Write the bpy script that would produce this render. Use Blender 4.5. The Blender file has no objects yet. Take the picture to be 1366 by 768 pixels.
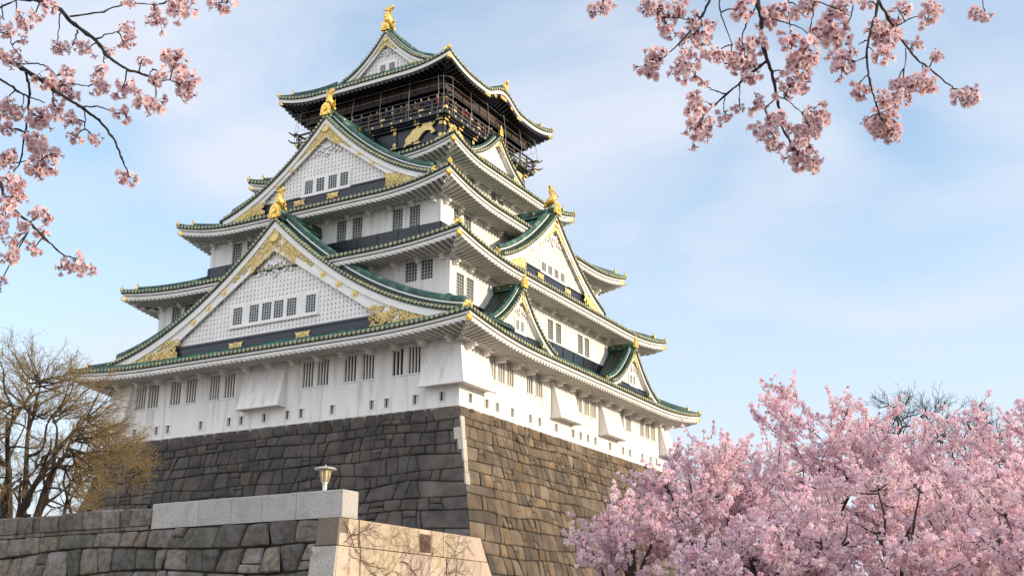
import bpy, math, random
import numpy as np
from mathutils import Vector, Matrix
SC = bpy.context.scene
COL = SC.collection
R_ = math.radians

# ---------------------------------------------------------------- camera, sky, sun, exposure
cam = bpy.data.cameras.new('camera')
cam.sensor_width = 36.0
cam.lens = 1517.56 * 36 / 1366
cam.clip_start = 0.05
cam.clip_end = 6000
camo = bpy.data.objects.new('camera', cam)
COL.objects.link(camo)
CAM = np.array([56.31, -82.07, -15.203])
YAW, PIT = R_(119.3757), R_(17.3188)
FW = np.array([math.cos(YAW) * math.cos(PIT), math.sin(YAW) * math.cos(PIT), math.sin(PIT)])
RT = np.array([math.sin(YAW), -math.cos(YAW), 0.0])
UP = np.cross(RT, FW)
camo.matrix_world = Matrix(((RT[0], UP[0], -FW[0], CAM[0]), (RT[1], UP[1], -FW[1], CAM[1]), (RT[2], UP[2], -FW[2], CAM[2]), (0, 0, 0, 1)))
SC.camera = camo
FPX = 1517.56


def ray(px, py):
    "direction through a point of the photograph (1366 x 768), unit depth"
    return FW + RT * (px - 683) / FPX - UP * (py - 384) / FPX


def at_depth(px, py, d):
    return CAM + ray(px, py) * d


SUN_EL, SUN_AZ = 11.0, 14.0           # azimuth measured from +x towards +y
SUN_STRENGTH, SKY_STRENGTH, EXPOSURE = 2.35, 0.15, 1.05
world = bpy.data.worlds.new('World')
SC.world = world
world.use_nodes = True
wt = world.node_tree
for n in list(wt.nodes):
    wt.nodes.remove(n)
wo = wt.nodes.new('ShaderNodeOutputWorld')
bg = wt.nodes.new('ShaderNodeBackground')
sky = wt.nodes.new('ShaderNodeTexSky')
sky.sky_type = 'NISHITA'
sky.sun_disc = False
sky.sun_elevation = R_(SUN_EL)
sky.sun_rotation = R_(90 - SUN_AZ)
sky.air_density = 1.0
sky.dust_density = 0.6
sky.ozone_density = 1.0
tc = wt.nodes.new('ShaderNodeTexCoord')
mp = wt.nodes.new('ShaderNodeMapping')
mp.inputs['Scale'].default_value = (1.0, 1.0, 2.2)
nz = wt.nodes.new('ShaderNodeTexNoise')
nz.inputs['Scale'].default_value = 2.7
nz.inputs['Detail'].default_value = 7
nz.inputs['Roughness'].default_value = 0.5
nz.inputs['Distortion'].default_value = 0.5
rmp = wt.nodes.new('ShaderNodeValToRGB')
rmp.color_ramp.elements[0].position = 0.36
rmp.color_ramp.elements[0].color = (0.22, 0.22, 0.22, 1)
rmp.color_ramp.elements[1].position = 0.64
rmp.color_ramp.elements[1].color = (0.95, 0.95, 0.95, 1)
mx = wt.nodes.new('ShaderNodeMix')
mx.data_type = 'RGBA'
mx.inputs[7].default_value = (2.62, 2.80, 3.20, 1)
wt.links.new(tc.outputs['Generated'], mp.inputs['Vector'])
wt.links.new(mp.outputs[0], nz.inputs['Vector'])
wt.links.new(nz.outputs['Fac'], rmp.inputs['Fac'])
sx_ = wt.nodes.new('ShaderNodeSeparateXYZ')
hz = wt.nodes.new('ShaderNodeMapRange')
hz.inputs[1].default_value = 0.10
hz.inputs[2].default_value = 0.52
hz.inputs[3].default_value = 0.88
hz.inputs[4].default_value = 0.0
mxm = wt.nodes.new('ShaderNodeMath')
mxm.operation = 'MAXIMUM'
wt.links.new(tc.outputs['Generated'], sx_.inputs[0])
wt.links.new(sx_.outputs['Z'], hz.inputs[0])
wt.links.new(hz.outputs[0], mxm.inputs[0])
wt.links.new(rmp.outputs['Color'], mxm.inputs[1])
wt.links.new(mxm.outputs[0], mx.inputs[0])
tn_ = wt.nodes.new('ShaderNodeMix')
tn_.data_type = 'RGBA'
tn_.blend_type = 'MULTIPLY'
tn_.inputs[0].default_value = 1.0
tn_.inputs[7].default_value = (0.90, 1.07, 1.16, 1)
wt.links.new(sky.outputs[0], tn_.inputs[6])
wt.links.new(tn_.outputs[2], mx.inputs[6])
# added bright patch in the unseen sky behind the viewer, lifts the shaded walls
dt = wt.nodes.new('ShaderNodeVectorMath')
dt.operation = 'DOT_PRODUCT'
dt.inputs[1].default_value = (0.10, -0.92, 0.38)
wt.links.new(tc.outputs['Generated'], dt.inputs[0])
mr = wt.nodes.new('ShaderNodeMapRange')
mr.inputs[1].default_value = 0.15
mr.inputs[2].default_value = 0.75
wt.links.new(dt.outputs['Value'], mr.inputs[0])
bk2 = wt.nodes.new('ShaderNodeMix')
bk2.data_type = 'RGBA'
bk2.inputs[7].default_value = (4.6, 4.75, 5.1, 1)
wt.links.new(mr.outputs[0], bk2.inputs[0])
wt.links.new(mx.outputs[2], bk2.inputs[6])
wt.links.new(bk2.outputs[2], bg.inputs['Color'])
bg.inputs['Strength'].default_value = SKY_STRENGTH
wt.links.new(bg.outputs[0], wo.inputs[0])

sun = bpy.data.lights.new('sun', 'SUN')
sun.energy = SUN_STRENGTH
sun.angle = R_(0.5)
sun.color = (1.0, 0.80, 0.55)
suno = bpy.data.objects.new('sun', sun)
COL.objects.link(suno)
sd = Vector((math.cos(R_(SUN_EL)) * math.cos(R_(SUN_AZ)), math.cos(R_(SUN_EL)) * math.sin(R_(SUN_AZ)), math.sin(R_(SUN_EL))))
suno.rotation_euler = sd.to_track_quat('Z', 'Y').to_euler()
suno.location = sd * 120
SC.view_settings.view_transform = 'Standard'
SC.view_settings.look = 'None'
SC.view_settings.exposure = EXPOSURE
SC.view_settings.gamma = 1
SC.view_settings.use_curve_mapping = False


# ---------------------------------------------------------------- helpers
class MB:
    "collects polygons and links them as one mesh object"
    def __init__(s):
        s.v = []; s.f = []; s.m = []; s.sm = []; s.c = []; s.col = None

    def add(s, vs, fs, m=0, smooth=False):
        o = len(s.v)
        s.v.extend([tuple(map(float, p)) for p in vs])
        if s.col is not None:
            s.c.extend([s.col] * len(vs))
        for f in fs:
            s.f.append(tuple(i + o for i in f)); s.m.append(m); s.sm.append(smooth)

    def quad(s, a, b, c, d, m=0):
        s.add([a, b, c, d], [(0, 1, 2, 3)], m)

    def hexa(s, p, m=0):
        "8 points: bottom loop 0-3, top loop 4-7"
        s.add(p, [(3, 2, 1, 0), (4, 5, 6, 7), (0, 1, 5, 4), (1, 2, 6, 5), (2, 3, 7, 6), (3, 0, 4, 7)], m)

    def box(s, F, t0, t1, n0, n1, z0, z1, m=0):
        s.hexa([F(t0, n1, z0), F(t1, n1, z0), F(t1, n0, z0), F(t0, n0, z0), F(t0, n1, z1), F(t1, n1, z1), F(t1, n0, z1), F(t0, n0, z1)], m)

    def grid(s, P, m=0, smooth=True, flip=False):
        "P[i][j] points"
        a = len(P); b = len(P[0])
        vs = [p for r in P for p in r]
        fs = []
        for i in range(a - 1):
            for j in range(b - 1):
                q = (i * b + j, i * b + j + 1, (i + 1) * b + j + 1, (i + 1) * b + j)
                fs.append(q[::-1] if flip else q)
        s.add(vs, fs, m, smooth)

    def tube(s, path, rad, n=6, m=0, cap=True, smooth=True, up=(0, 0, 1)):
        path = [np.array(p, float) for p in path]
        k = len(path)
        if not hasattr(rad, '__len__'):
            rad = [rad] * k
        rings = []
        prev = None
        for i in range(k):
            d = path[min(i + 1, k - 1)] - path[max(i - 1, 0)]
            d = d / (np.linalg.norm(d) + 1e-12)
            if prev is None:
                u = np.array(up, float)
                if abs(d @ u) > .95:
                    u = np.array((1.0, 0.1, 0))
            else:
                u = prev
            x = u - d * (u @ d); x /= np.linalg.norm(x) + 1e-12
            prev = x
            y = np.cross(d, x)
            rings.append([path[i] + rad[i] * (math.cos(a) * x + math.sin(a) * y) for a in [2 * math.pi * j / n for j in range(n)]])
        vs = [p for r in rings for p in r]
        fs = []
        for i in range(k - 1):
            for j in range(n):
                j2 = (j + 1) % n
                fs.append((i * n + j, i * n + j2, (i + 1) * n + j2, (i + 1) * n + j))
        if cap:
            fs.append(tuple(range(n))[::-1]); fs.append(tuple((k - 1) * n + j for j in range(n)))
        s.add(vs, fs, m, smooth)

    def bar(s, path, w, h, m=0, up=(0, 0, 1)):
        "rectangular section swept along a path; path is the centre of the bottom face"
        path = [np.array(p, float) for p in path]
        k = len(path); u = np.array(up, float); vs = []
        for i in range(k):
            d = path[min(i + 1, k - 1)] - path[max(i - 1, 0)]
            d /= np.linalg.norm(d)
            x = np.cross(d, u); x /= np.linalg.norm(x) + 1e-12
            z = np.cross(x, d)
            p = path[i]
            vs += [p - x * w / 2, p + x * w / 2, p + x * w / 2 + z * h, p - x * w / 2 + z * h]
        fs = [(0, 1, 2, 3)[::-1], tuple((k - 1) * 4 + j for j in range(4))]
        for i in range(k - 1):
            for j in range(4):
                j2 = (j + 1) % 4
                fs.append((i * 4 + j, i * 4 + j2, (i + 1) * 4 + j2, (i + 1) * 4 + j))
        s.add(vs, fs, m)

    def half(s, path, r, right, upv, m=0):
        "half-round tile row along a path"
        vs = []; n = 5
        right = np.array(right, float); upv = np.array(upv, float)
        for p in path:
            p = np.array(p, float)
            for j in range(n):
                a = math.pi * j / (n - 1)
                vs.append(p + right * r * math.cos(a) + upv * r * math.sin(a))
        fs = []
        for i in range(len(path) - 1):
            for j in range(n - 1):
                fs.append((i * n + j, i * n + j + 1, (i + 1) * n + j + 1, (i + 1) * n + j))
        s.add(vs, fs, m, True)

    def disc(s, c, nrm, r, th, m=0, n=8, sq=1.0):
        c = np.array(c, float); d = np.array(nrm, float); d /= np.linalg.norm(d)
        u = np.array((0, 0, 1.0)) if abs(d[2]) < .9 else np.array((1.0, 0, 0))
        x = np.cross(u, d); x /= np.linalg.norm(x); y = np.cross(d, x)
        a = [2 * math.pi * (j + .5) / n for j in range(n)]
        v0 = [c + r * (math.cos(t) * x + sq * math.sin(t) * y) for t in a]
        v1 = [p + d * th for p in v0]
        s.add(v0 + v1, [tuple(range(n))[::-1], tuple(range(n, 2 * n))] + [(j, (j + 1) % n, n + (j + 1) % n, n + j) for j in range(n)], m)

    def ring(s, c, ax, ay, r, tr, m=0, n=8, k=4, a0=0.0, a1=2 * math.pi):
        c = np.array(c, float); az = np.cross(ax, ay)
        closed = abs(a1 - a0 - 2 * math.pi) < 1e-6
        nn = n if closed else n + 1
        vs = []; fs = []
        for i in range(nn):
            t = a0 + (a1 - a0) * i / n
            d = math.cos(t) * ax + math.sin(t) * ay
            for j in range(k):
                b = 2 * math.pi * j / k
                vs.append(c + d * (r + tr * math.cos(b)) + az * tr * math.sin(b))
        for i in range(n):
            for j in range(k):
                fs.append((i * k + j, ((i + 1) % nn) * k + j, ((i + 1) % nn) * k + (j + 1) % k, i * k + (j + 1) % k))
        s.add(vs, fs, m, True)

    def mesh(s, name, mats):
        me = bpy.data.meshes.new(name)
        me.from_pydata(s.v, [], s.f)
        for m in (mats if isinstance(mats, (list, tuple)) else [mats]):
            me.materials.append(m)
        me.polygons.foreach_set('material_index', s.m)
        me.polygons.foreach_set('use_smooth', s.sm)
        if s.c:
            at = me.color_attributes.new('tint', 'FLOAT_COLOR', 'POINT')
            at.data.foreach_set('color', np.array([(*c, 1.0) for c in s.c], np.float32).ravel())
        me.update()
        return me

    def build(s, name, mats, parent=None):
        o = bpy.data.objects.new(name, s.mesh(name, mats))
        COL.objects.link(o)
        if parent is not None:
            o.parent = parent
        return o


def np_mesh(name, V, Fq, mats, mi=None, smooth=False, tint=None):
    "fast mesh of equal-sized polygons from numpy arrays"
    me = bpy.data.meshes.new(name)
    V = np.asarray(V, np.float32); Fq = np.asarray(Fq, np.int32)
    nf, k = Fq.shape
    me.vertices.add(len(V)); me.vertices.foreach_set('co', V.ravel())
    me.loops.add(nf * k); me.loops.foreach_set('vertex_index', Fq.ravel())
    me.polygons.add(nf)
    me.polygons.foreach_set('loop_start', np.arange(0, nf * k, k, dtype=np.int32))
    for m in mats:
        me.materials.append(m)
    if mi is not None:
        me.polygons.foreach_set('material_index', np.asarray(mi, np.int32))
    me.polygons.foreach_set('use_smooth', np.full(nf, smooth))
    if tint is not None:
        at = me.color_attributes.new('tint', 'FLOAT_COLOR', 'POINT')
        at.data.foreach_set('color', np.c_[tint, np.ones(len(V))].astype(np.float32).ravel())
    me.update(calc_edges=True)
    return me


def link(name, me, parent=None, loc=None):
    o = bpy.data.objects.new(name, me)
    COL.objects.link(o)
    if parent is not None:
        o.parent = parent
    if loc is not None:
        o.location = loc
    return o


def empty(name, loc=(0, 0, 0), parent=None):
    o = bpy.data.objects.new(name, None)
    o.empty_display_size = .3
    COL.objects.link(o)
    o.location = loc
    if parent is not None:
        o.parent = parent
    return o


def tag(o, label=None, cat=None, group=None, kind=None):
    if label: o['label'] = label
    if cat: o['category'] = cat
    if group: o['group'] = group
    if kind: o['kind'] = kind
    return o


# ---------------------------------------------------------------- materials
def mat(name, col, rough=.6, metal=0.0, var=None, vscale=1.0, bump=0.0, bscale=8.0, stretch=(1, 1, 1), tint=False, transl=0.0, spec=None, var2=None, v2scale=.25):
    m = bpy.data.materials.new(name)
    m.use_nodes = True
    t = m.node_tree; N = t.nodes; L = t.links
    b = N['Principled BSDF']
    b.inputs['Roughness'].default_value = rough
    b.inputs['Metallic'].default_value = metal
    if spec is not None:
        b.inputs['Specular IOR Level'].default_value = spec
    b.inputs['Base Color'].default_value = (*col, 1)
    geo = N.new('ShaderNodeTexCoord')
    mpn = N.new('ShaderNodeMapping'); mpn.inputs['Scale'].default_value = stretch
    L.new(geo.outputs['Object'], mpn.inputs['Vector'])
    out = None
    if var is not None or tint:
        c = N.new('ShaderNodeRGB'); c.outputs[0].default_value = (*col, 1)
        out = c.outputs[0]
        if var is not None:
            nzn = N.new('ShaderNodeTexNoise'); nzn.inputs['Scale'].default_value = vscale; nzn.inputs['Detail'].default_value = 6; nzn.inputs['Roughness'].default_value = .62
            L.new(mpn.outputs[0], nzn.inputs['Vector'])
            rp = N.new('ShaderNodeValToRGB'); rp.color_ramp.elements[0].position = .35; rp.color_ramp.elements[1].position = .68
            L.new(nzn.outputs['Fac'], rp.inputs['Fac'])
            mixn = N.new('ShaderNodeMix'); mixn.data_type = 'RGBA'
            L.new(rp.outputs['Color'], mixn.inputs[0]); L.new(out, mixn.inputs[6]); mixn.inputs[7].default_value = (*var, 1)
            out = mixn.outputs[2]
        if var2 is not None:
            nzn = N.new('ShaderNodeTexNoise'); nzn.inputs['Scale'].default_value = v2scale; nzn.inputs['Detail'].default_value = 4
            L.new(mpn.outputs[0], nzn.inputs['Vector'])
            rp = N.new('ShaderNodeValToRGB'); rp.color_ramp.elements[0].position = .5; rp.color_ramp.elements[1].position = .72
            L.new(nzn.outputs['Fac'], rp.inputs['Fac'])
            mixn = N.new('ShaderNodeMix'); mixn.data_type = 'RGBA'
            L.new(rp.outputs['Color'], mixn.inputs[0]); L.new(out, mixn.inputs[6]); mixn.inputs[7].default_value = (*var2, 1)
            out = mixn.outputs[2]
        if tint:
            a = N.new('ShaderNodeAttribute'); a.attribute_name = 'tint'
            mu = N.new('ShaderNodeMix'); mu.data_type = 'RGBA'; mu.blend_type = 'MULTIPLY'; mu.inputs[0].default_value = 1
            L.new(out, mu.inputs[6]); L.new(a.outputs['Color'], mu.inputs[7])
            out = mu.outputs[2]
        L.new(out, b.inputs['Base Color'])
    if bump:
        nb = N.new('ShaderNodeTexNoise'); nb.inputs['Scale'].default_value = bscale; nb.inputs['Detail'].default_value = 8; nb.inputs['Roughness'].default_value = .65
        L.new(mpn.outputs[0], nb.inputs['Vector'])
        bn = N.new('ShaderNodeBump'); bn.inputs['Strength'].default_value = bump; bn.inputs['Distance'].default_value = .05
        L.new(nb.outputs['Fac'], bn.inputs['Height']); L.new(bn.outputs[0], b.inputs['Normal'])
    if transl:
        tr = N.new('ShaderNodeBsdfTranslucent')
        ms = N.new('ShaderNodeMixShader'); ms.inputs[0].default_value = transl
        if out is not None:
            L.new(out, tr.inputs['Color'])
        else:
            tr.inputs['Color'].default_value = (*col, 1)
        L.new(b.outputs[0], ms.inputs[1]); L.new(tr.outputs[0], ms.inputs[2]); L.new(ms.outputs[0], N['Material Output'].inputs[0])
    return m


M = dict(
    plaster=mat('white_plaster', (.82, .805, .78), .75, var=(.77, .75, .72), vscale=.5, bump=.10, bscale=5, stretch=(1.6, 1.6, .16), var2=(.60, .575, .53), v2scale=1.3),
    board=mat('white_painted_board', (.82, .80, .77), .6, var=(.72, .70, .66), vscale=1.2, bump=.05, bscale=9),
    lattice_back=mat('grey_lattice_backing', (.64, .65, .67), .8),
    soffit=mat('shade_toned_soffit', (.27, .25, .23), .8, var=(.20, .185, .17), vscale=1.5),  # white soffit in truth; the shade under the eaves is put into this grey
    rafter=mat('shade_toned_white_rafter', (.60, .57, .53), .75, var=(.48, .45, .42), vscale=1.2),  # white rafters, toned down to carry the eave shade in their colour
    tile=mat('verdigris_tile', (.020, .105, .080), .42, var=(.010, .034, .028), vscale=1.2, bump=.15, bscale=14, var2=(.06, .25, .185), v2scale=.8),
    ridge=mat('verdigris_ridge', (.034, .122, .098), .5, var=(.012, .040, .034), vscale=2.2, bump=.35, bscale=9, var2=(.15, .27, .21), v2scale=1.3),
    darktile=mat('dark_copper', (.014, .022, .020), .5, var=(.02, .05, .04), vscale=2),
    darkrow=mat('shade_darkened_tile', (.022, .030, .026), .5, var=(.05, .045, .035), vscale=1.2, bump=.15, bscale=12, var2=(.03, .10, .075), v2scale=.7),  # green tile with the shade of the small gable slopes painted into its colour
    caps=mat('weathered_tile_end', (.46, .42, .24), .45, .25, var=(.16, .19, .11), vscale=1.6),
    lip=mat('bronze_tile_lip', (.060, .075, .042), .5, .2, var=(.03, .06, .045), vscale=2),
    navy=mat('navy_lacquer', (.010, .014, .026), .35, var=(.014, .018, .030), vscale=1),
    black=mat('black_lacquer', (.009, .009, .012), .38),
    gold=mat('gold_leaf', (.93, .67, .21), .34, .9, var=(.80, .50, .11), vscale=4, bump=.35, bscale=22),
    palegold=mat('pale_gold_leaf', (.80, .64, .29), .45, .45, var=(.62, .46, .17), vscale=5, bump=.3, bscale=26),
    glass=mat('window_pane', (.018, .024, .032), .18, var=(.055, .075, .095), vscale=.9),
    dark=mat('dark_interior', (.012, .011, .011), .7),
    latt=mat('window_lattice', (.50, .51, .50), .6),
    brown=mat('brown_timber', (.075, .045, .034), .6, var=(.032, .018, .013), vscale=2, stretch=(1, 1, .2)),
    rail=mat('railing_timber', (.10, .075, .065), .5, var=(.06, .045, .04), vscale=2),
    wire=mat('galvanised_wire', (.45, .44, .42), .45, .6),
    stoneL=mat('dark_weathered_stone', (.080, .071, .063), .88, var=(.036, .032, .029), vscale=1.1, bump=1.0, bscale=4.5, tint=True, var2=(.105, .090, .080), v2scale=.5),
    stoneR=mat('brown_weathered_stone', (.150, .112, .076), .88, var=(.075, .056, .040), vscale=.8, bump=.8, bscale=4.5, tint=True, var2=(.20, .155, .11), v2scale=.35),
    joint=mat('dark_joint', (.014, .012, .010), .95),
    mortar=mat('pale_mortar', (.36, .31, .27), .9, var=(.22, .19, .17), vscale=1.4, bump=.3),
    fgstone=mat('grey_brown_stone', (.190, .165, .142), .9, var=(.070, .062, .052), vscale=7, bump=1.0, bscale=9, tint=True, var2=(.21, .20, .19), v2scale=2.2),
    granite=mat('pale_granite', (.50, .475, .455), .85, var=(.33, .315, .305), vscale=22, var2=(.34, .32, .30), v2scale=2.2, bump=.8, bscale=16, tint=True),
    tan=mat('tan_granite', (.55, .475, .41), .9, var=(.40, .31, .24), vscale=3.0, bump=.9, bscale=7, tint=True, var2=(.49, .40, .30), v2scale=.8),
    bark=mat('cherry_bark', (.030, .020, .017), .85, var=(.055, .038, .030), vscale=9, bump=.6, bscale=30),
    nearbark=mat('near_cherry_bark', (.020, .013, .014), .75, var=(.045, .030, .030), vscale=50, bump=.5, bscale=160),
    oldbark=mat('brown_bark', (.060, .042, .028), .9, var=(.028, .020, .014), vscale=6, bump=.5, bscale=20),
    twig=mat('fine_twig', (.20, .142, .072), .85),
    bud=mat('budding_leaf', (.36, .26, .075), .7, transl=.35, tint=True),
    petal=mat('far_cherry_petal', (.97, .795, .835), .65, transl=.48, tint=True, spec=.1),
    npetal=mat('near_cherry_petal', (.90, .75, .76), .6, transl=.45, tint=True, spec=.15),
    nheart=mat('cherry_calyx', (.22, .05, .06), .6),
    sand=mat('sandy_ground', (.24, .205, .165), .95, var=(.18, .155, .125), vscale=.4, bump=.3, bscale=6),
    lampmetal=mat('pale_lamp_metal', (.58, .55, .50), .5, .3),
    amber=mat('amber_lamp_panel', (.52, .38, .16), .4, var=(.40, .27, .10), vscale=6),
    vine=mat('dry_vine', (.07, .042, .024), .9),
    skin=mat('skin', (.55, .36, .27), .6),
    hair=mat('hair', (.015, .012, .010), .6),
)

rng = random.Random(7)
nrg = np.random.default_rng(11)


def frame(side, tc=0.0):
    n = {'L': (0, -1), 'R': (1, 0), 'B': (0, 1), 'W': (-1, 0)}[side]
    t = (-n[1], n[0])
    def F(a, d, z):
        a = a + tc
        return (t[0] * a + n[0] * d, t[1] * a + n[1] * d, z)
    F.n = np.array((n[0], n[1], 0.0)); F.t = np.array((t[0], t[1], 0.0)); F.side = side
    return F


# ================================================================ ground
gm = MB(); S = 3000
gm.quad((-S, -S, -16.8), (S, -S, -16.8), (S, S, -16.8), (-S, S, -16.8))
tag(gm.build('ground', M['sand']), kind='structure')

# ================================================================ castle keep
KEEP = empty('castle_keep', (0, 0, 0))
tag(KEEP, 'white five-tiered castle keep with green roofs and gold ornaments on the stone base', 'castle')

A1, B1 = 16.4, 18.4


def wall_openings(mb, F, half, dist, z0, z1, ops, depth=.30, m=0):
    "wall sheet with real openings; ops = (t0, t1, z0, z1)"
    ts = sorted({-half, half, *[o[0] for o in ops], *[o[1] for o in ops]})
    zs = sorted({z0, z1, *[o[2] for o in ops], *[o[3] for o in ops]})
    for i in range(len(ts) - 1):
        for j in range(len(zs) - 1):
            tm = (ts[i] + ts[i + 1]) / 2; zm = (zs[j] + zs[j + 1]) / 2
            if any(o[0] < tm < o[1] and o[2] < zm < o[3] for o in ops):
                continue
            mb.quad(F(ts[i], dist, zs[j]), F(ts[i + 1], dist, zs[j]), F(ts[i + 1], dist, zs[j + 1]), F(ts[i], dist, zs[j + 1]), m)
    for a, b, c, d in ops:
        e = dist - depth
        mb.quad(F(a, dist, c), F(a, e, c), F(b, e, c), F(b, dist, c), m)
        mb.quad(F(a, dist, d), F(b, dist, d), F(b, e, d), F(a, e, d), m)
        mb.quad(F(a, dist, c), F(a, dist, d), F(a, e, d), F(a, e, c), m)
        mb.quad(F(b, dist, c), F(b, e, c), F(b, e, d), F(b, dist, d), m)


def barred_window(F, a, b, c, d, dist, parent):
    mb = MB()
    mb.box(F, a - .01, b + .01, dist - .42, dist - .27, c - .01, d + .01, 0)
    k = max(2, round((b - a) / .28)); w = (b - a) / k
    for i in range(k + 1):
        x = a + w * i
        mb.box(F, max(a, x - .045), min(b, x + .045), dist - .15, dist - .05, c, d, 1)
    w_ = mb.build('window', [M['dark'], M['board']], parent)
    s = MB(); s.box(F, a - .12, b + .12, dist - .004, dist + .07, c - .12, c - .02, 0); s.build('sill', M['board'], w_)
    return w_


def lattice_window(F, a, b, c, d, dist, parent, depth=.14):
    mb = MB()
    mb.box(F, a - .01, b + .01, dist - depth - .25, dist - depth, c - .01, d + .01, 0)
    nx, nzz = max(3, round((b - a) / .24)), max(4, round((d - c) / .24))
    for i in range(nx + 1):
        x = a + (b - a) * i / nx
        mb.box(F, max(a, x - .021), min(b, x + .021), dist - depth + .002, dist - depth + .07, c, d, 1)
    for j in range(nzz + 1):
        z = c + (d - c) * j / nzz
        mb.box(F, a, b, dist - depth + .004, dist - depth + .055, max(c, z - .018), min(d, z + .018), 1)
    return mb.build('window', [M['glass'], M['latt']], parent)


def loophole(F, x, z, dist, parent):
    mb = MB(); w, h, e = .21, .32, .075
    mb.box(F, x - w, x + w, dist - .3, dist - .2, z - h, z + h, 0)
    mb.box(F, x - .04, x + .04, dist - .2, dist - .12, z - h, z + h, 1)
    mb.box(F, x - w - e, x - w - .002, dist - .01, dist + .05, z - h - e, z + h + e, 1)
    mb.box(F, x + w + .002, x + w + e, dist - .01, dist + .05, z - h - e, z + h + e, 1)
    mb.box(F, x - w - .002, x + w + .002, dist - .01, dist + .05, z + h, z + h + e, 1)
    mb.box(F, x - w - .002, x + w + .002, dist - .01, dist + .05, z - h - e, z - h, 1)
    return mb.build('loophole', [M['dark'], M['board']], parent)


def storey(a, b, z0, z1, opsL, opsR, kind, band=None, loopsL=(), loopsR=()):
    mb = MB()
    allw = []
    for side, half, dist, ops, loops in (('L', a, b, opsL, loopsL), ('R', b, a, opsR, loopsR),
                                         ('B', a, b, opsL, loopsL), ('W', b, a, opsR, loopsR)):
        F = frame(side)
        lo = [(x - .21, x + .21, z - .32, z + .32) for x, z in loops]
        wall_openings(mb, F, half, dist, z0, z1, list(ops) + lo)
        allw.append((F, ops, loops, dist))
    w = mb.build('wall', M['plaster'], KEEP)
    for F, ops, loops, dist in allw:
        if F.side in 'LR':
            for o in ops:
                (barred_window if kind == 'bar' else lattice_window)(F, *o, dist, KEEP)
            for x, z in loops:
                loophole(F, x, z, dist, KEEP)
        else:
            mb2 = MB()
            for o in list(ops) + [(x - .21, x + .21, z - .32, z + .32) for x, z in loops]:
                mb2.box(F, o[0] - .01, o[1] + .01, dist - .45, dist - .29, o[2] - .01, o[3] + .01)
            if ops:
                mb2.build('window_backing', M['dark'], w)
    if band:
        bm = MB()
        for side, half, dist in (('L', a, b), ('R', b, a), ('B', a, b), ('W', b, a)):
            F = frame(side)
            bm.box(F, -half - .12, half + .12, dist + .003, dist + .12, band[0], band[1])
            k = int(half * 2 / 1.9)
            for i in range(k + 1):
                x = -half + 2 * half * i / k
                bm.box(F, x - .09, x + .09, dist + .12, dist + .17, band[0], band[1] - .08)
        bm.build('base_band', M['navy'], w)
    return w


z45, z26 = 4.52, 2.62
L1 = [(-14.3, -13.2), (-12.95, -11.8), (-10.5, -9.4), (-8.8, -7.75), (-6.35, -5.35), (-4.85, -3.8), (2.78, 3.8), (4.15, 5.2), (6.6, 7.68), (8.22, 9.25), (10.8, 11.75), (12.15, 13.2)]
R1 = [(-14.5, -13.5), (-13.25, -12.2), (-11.95, -10.9), (-8.9, -7.95), (-7.5, -6.4), (-.62, .49), (.8, 1.84), (2.05, 3.12), (8.05, 8.85), (9.25, 10.4), (12.38, 13.3), (13.6, 14.55), (14.9, 16.0)]
loopL = [(x, .73) for x in (-16.0, -14.05, -11.64, -10.41, -6.93, -4.05, -2.83, -.6, 1.61, 2.88, 5.72, 9.2, 10.48, 12.87, 15.05)]
loopR = [(x, .72) for x in (-17.0, -14.8, -13.33, -11.18, -8.44, -6.98, -4.23, -1.29, .06, 1.44, 2.82, 5.72, 8.45, 9.91, 12.64, 14.62, 15.97)]
storey(A1, B1, -.02, 5.3, [(a, b, z26, z45) for a, b in L1], [(a, b, z26, z45) for a, b in R1], 'bar', None, loopL, loopR)
L2 = [(10.5, 11.54), (11.9, 12.92), (-11.54, -10.5), (-12.92, -11.9)]
R2 = [(-15.8, -14.75), (-14.42, -13.4), (-1.62, -.63), (-.16, .86), (4.0, 5.0), (5.36, 6.3), (13.4, 14.4), (14.75, 15.8)]
storey(14.4, 16.7, 6.4, 12.3, [(a, b, 9.95, 11.48) for a, b in L2], [(a, b, 8.75, 10.45) for a, b in R2], 'lat', (6.6, 8.55))
L3 = [(1.8, 2.75), (3.35, 4.33), (7.25, 8.22), (8.87, 9.85), (-9.3, -8.27), (-7.7, -6.7), (-4.3, -3.3)]
R3 = [(-12.15, -11.1), (-10.6, -9.55), (9.55, 10.6), (11.1, 12.15)]
storey(11.75, 14.0, 13.2, 18.2, [(a, b, 15.42, 17.2) for a, b in L3], [(a, b, 15.42, 17.2) for a, b in R3], 'lat', (13.4, 15.4))
L4 = [(5.9, 6.7), (7.0, 7.9), (-6.7, -5.9)]
R4 = [(-6.3, -5.5), (-5.1, -4.2), (-1.4, -.6), (-.2, .75), (4.2, 5.1), (5.5, 6.3)]
storey(8.8, 8.9, 19.5, 23.9, [(a, b, 22.2, 23.15) for a, b in L4], [(a, b, 22.2, 23.2) for a, b in R4], 'lat', (19.6, 21.4))


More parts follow.
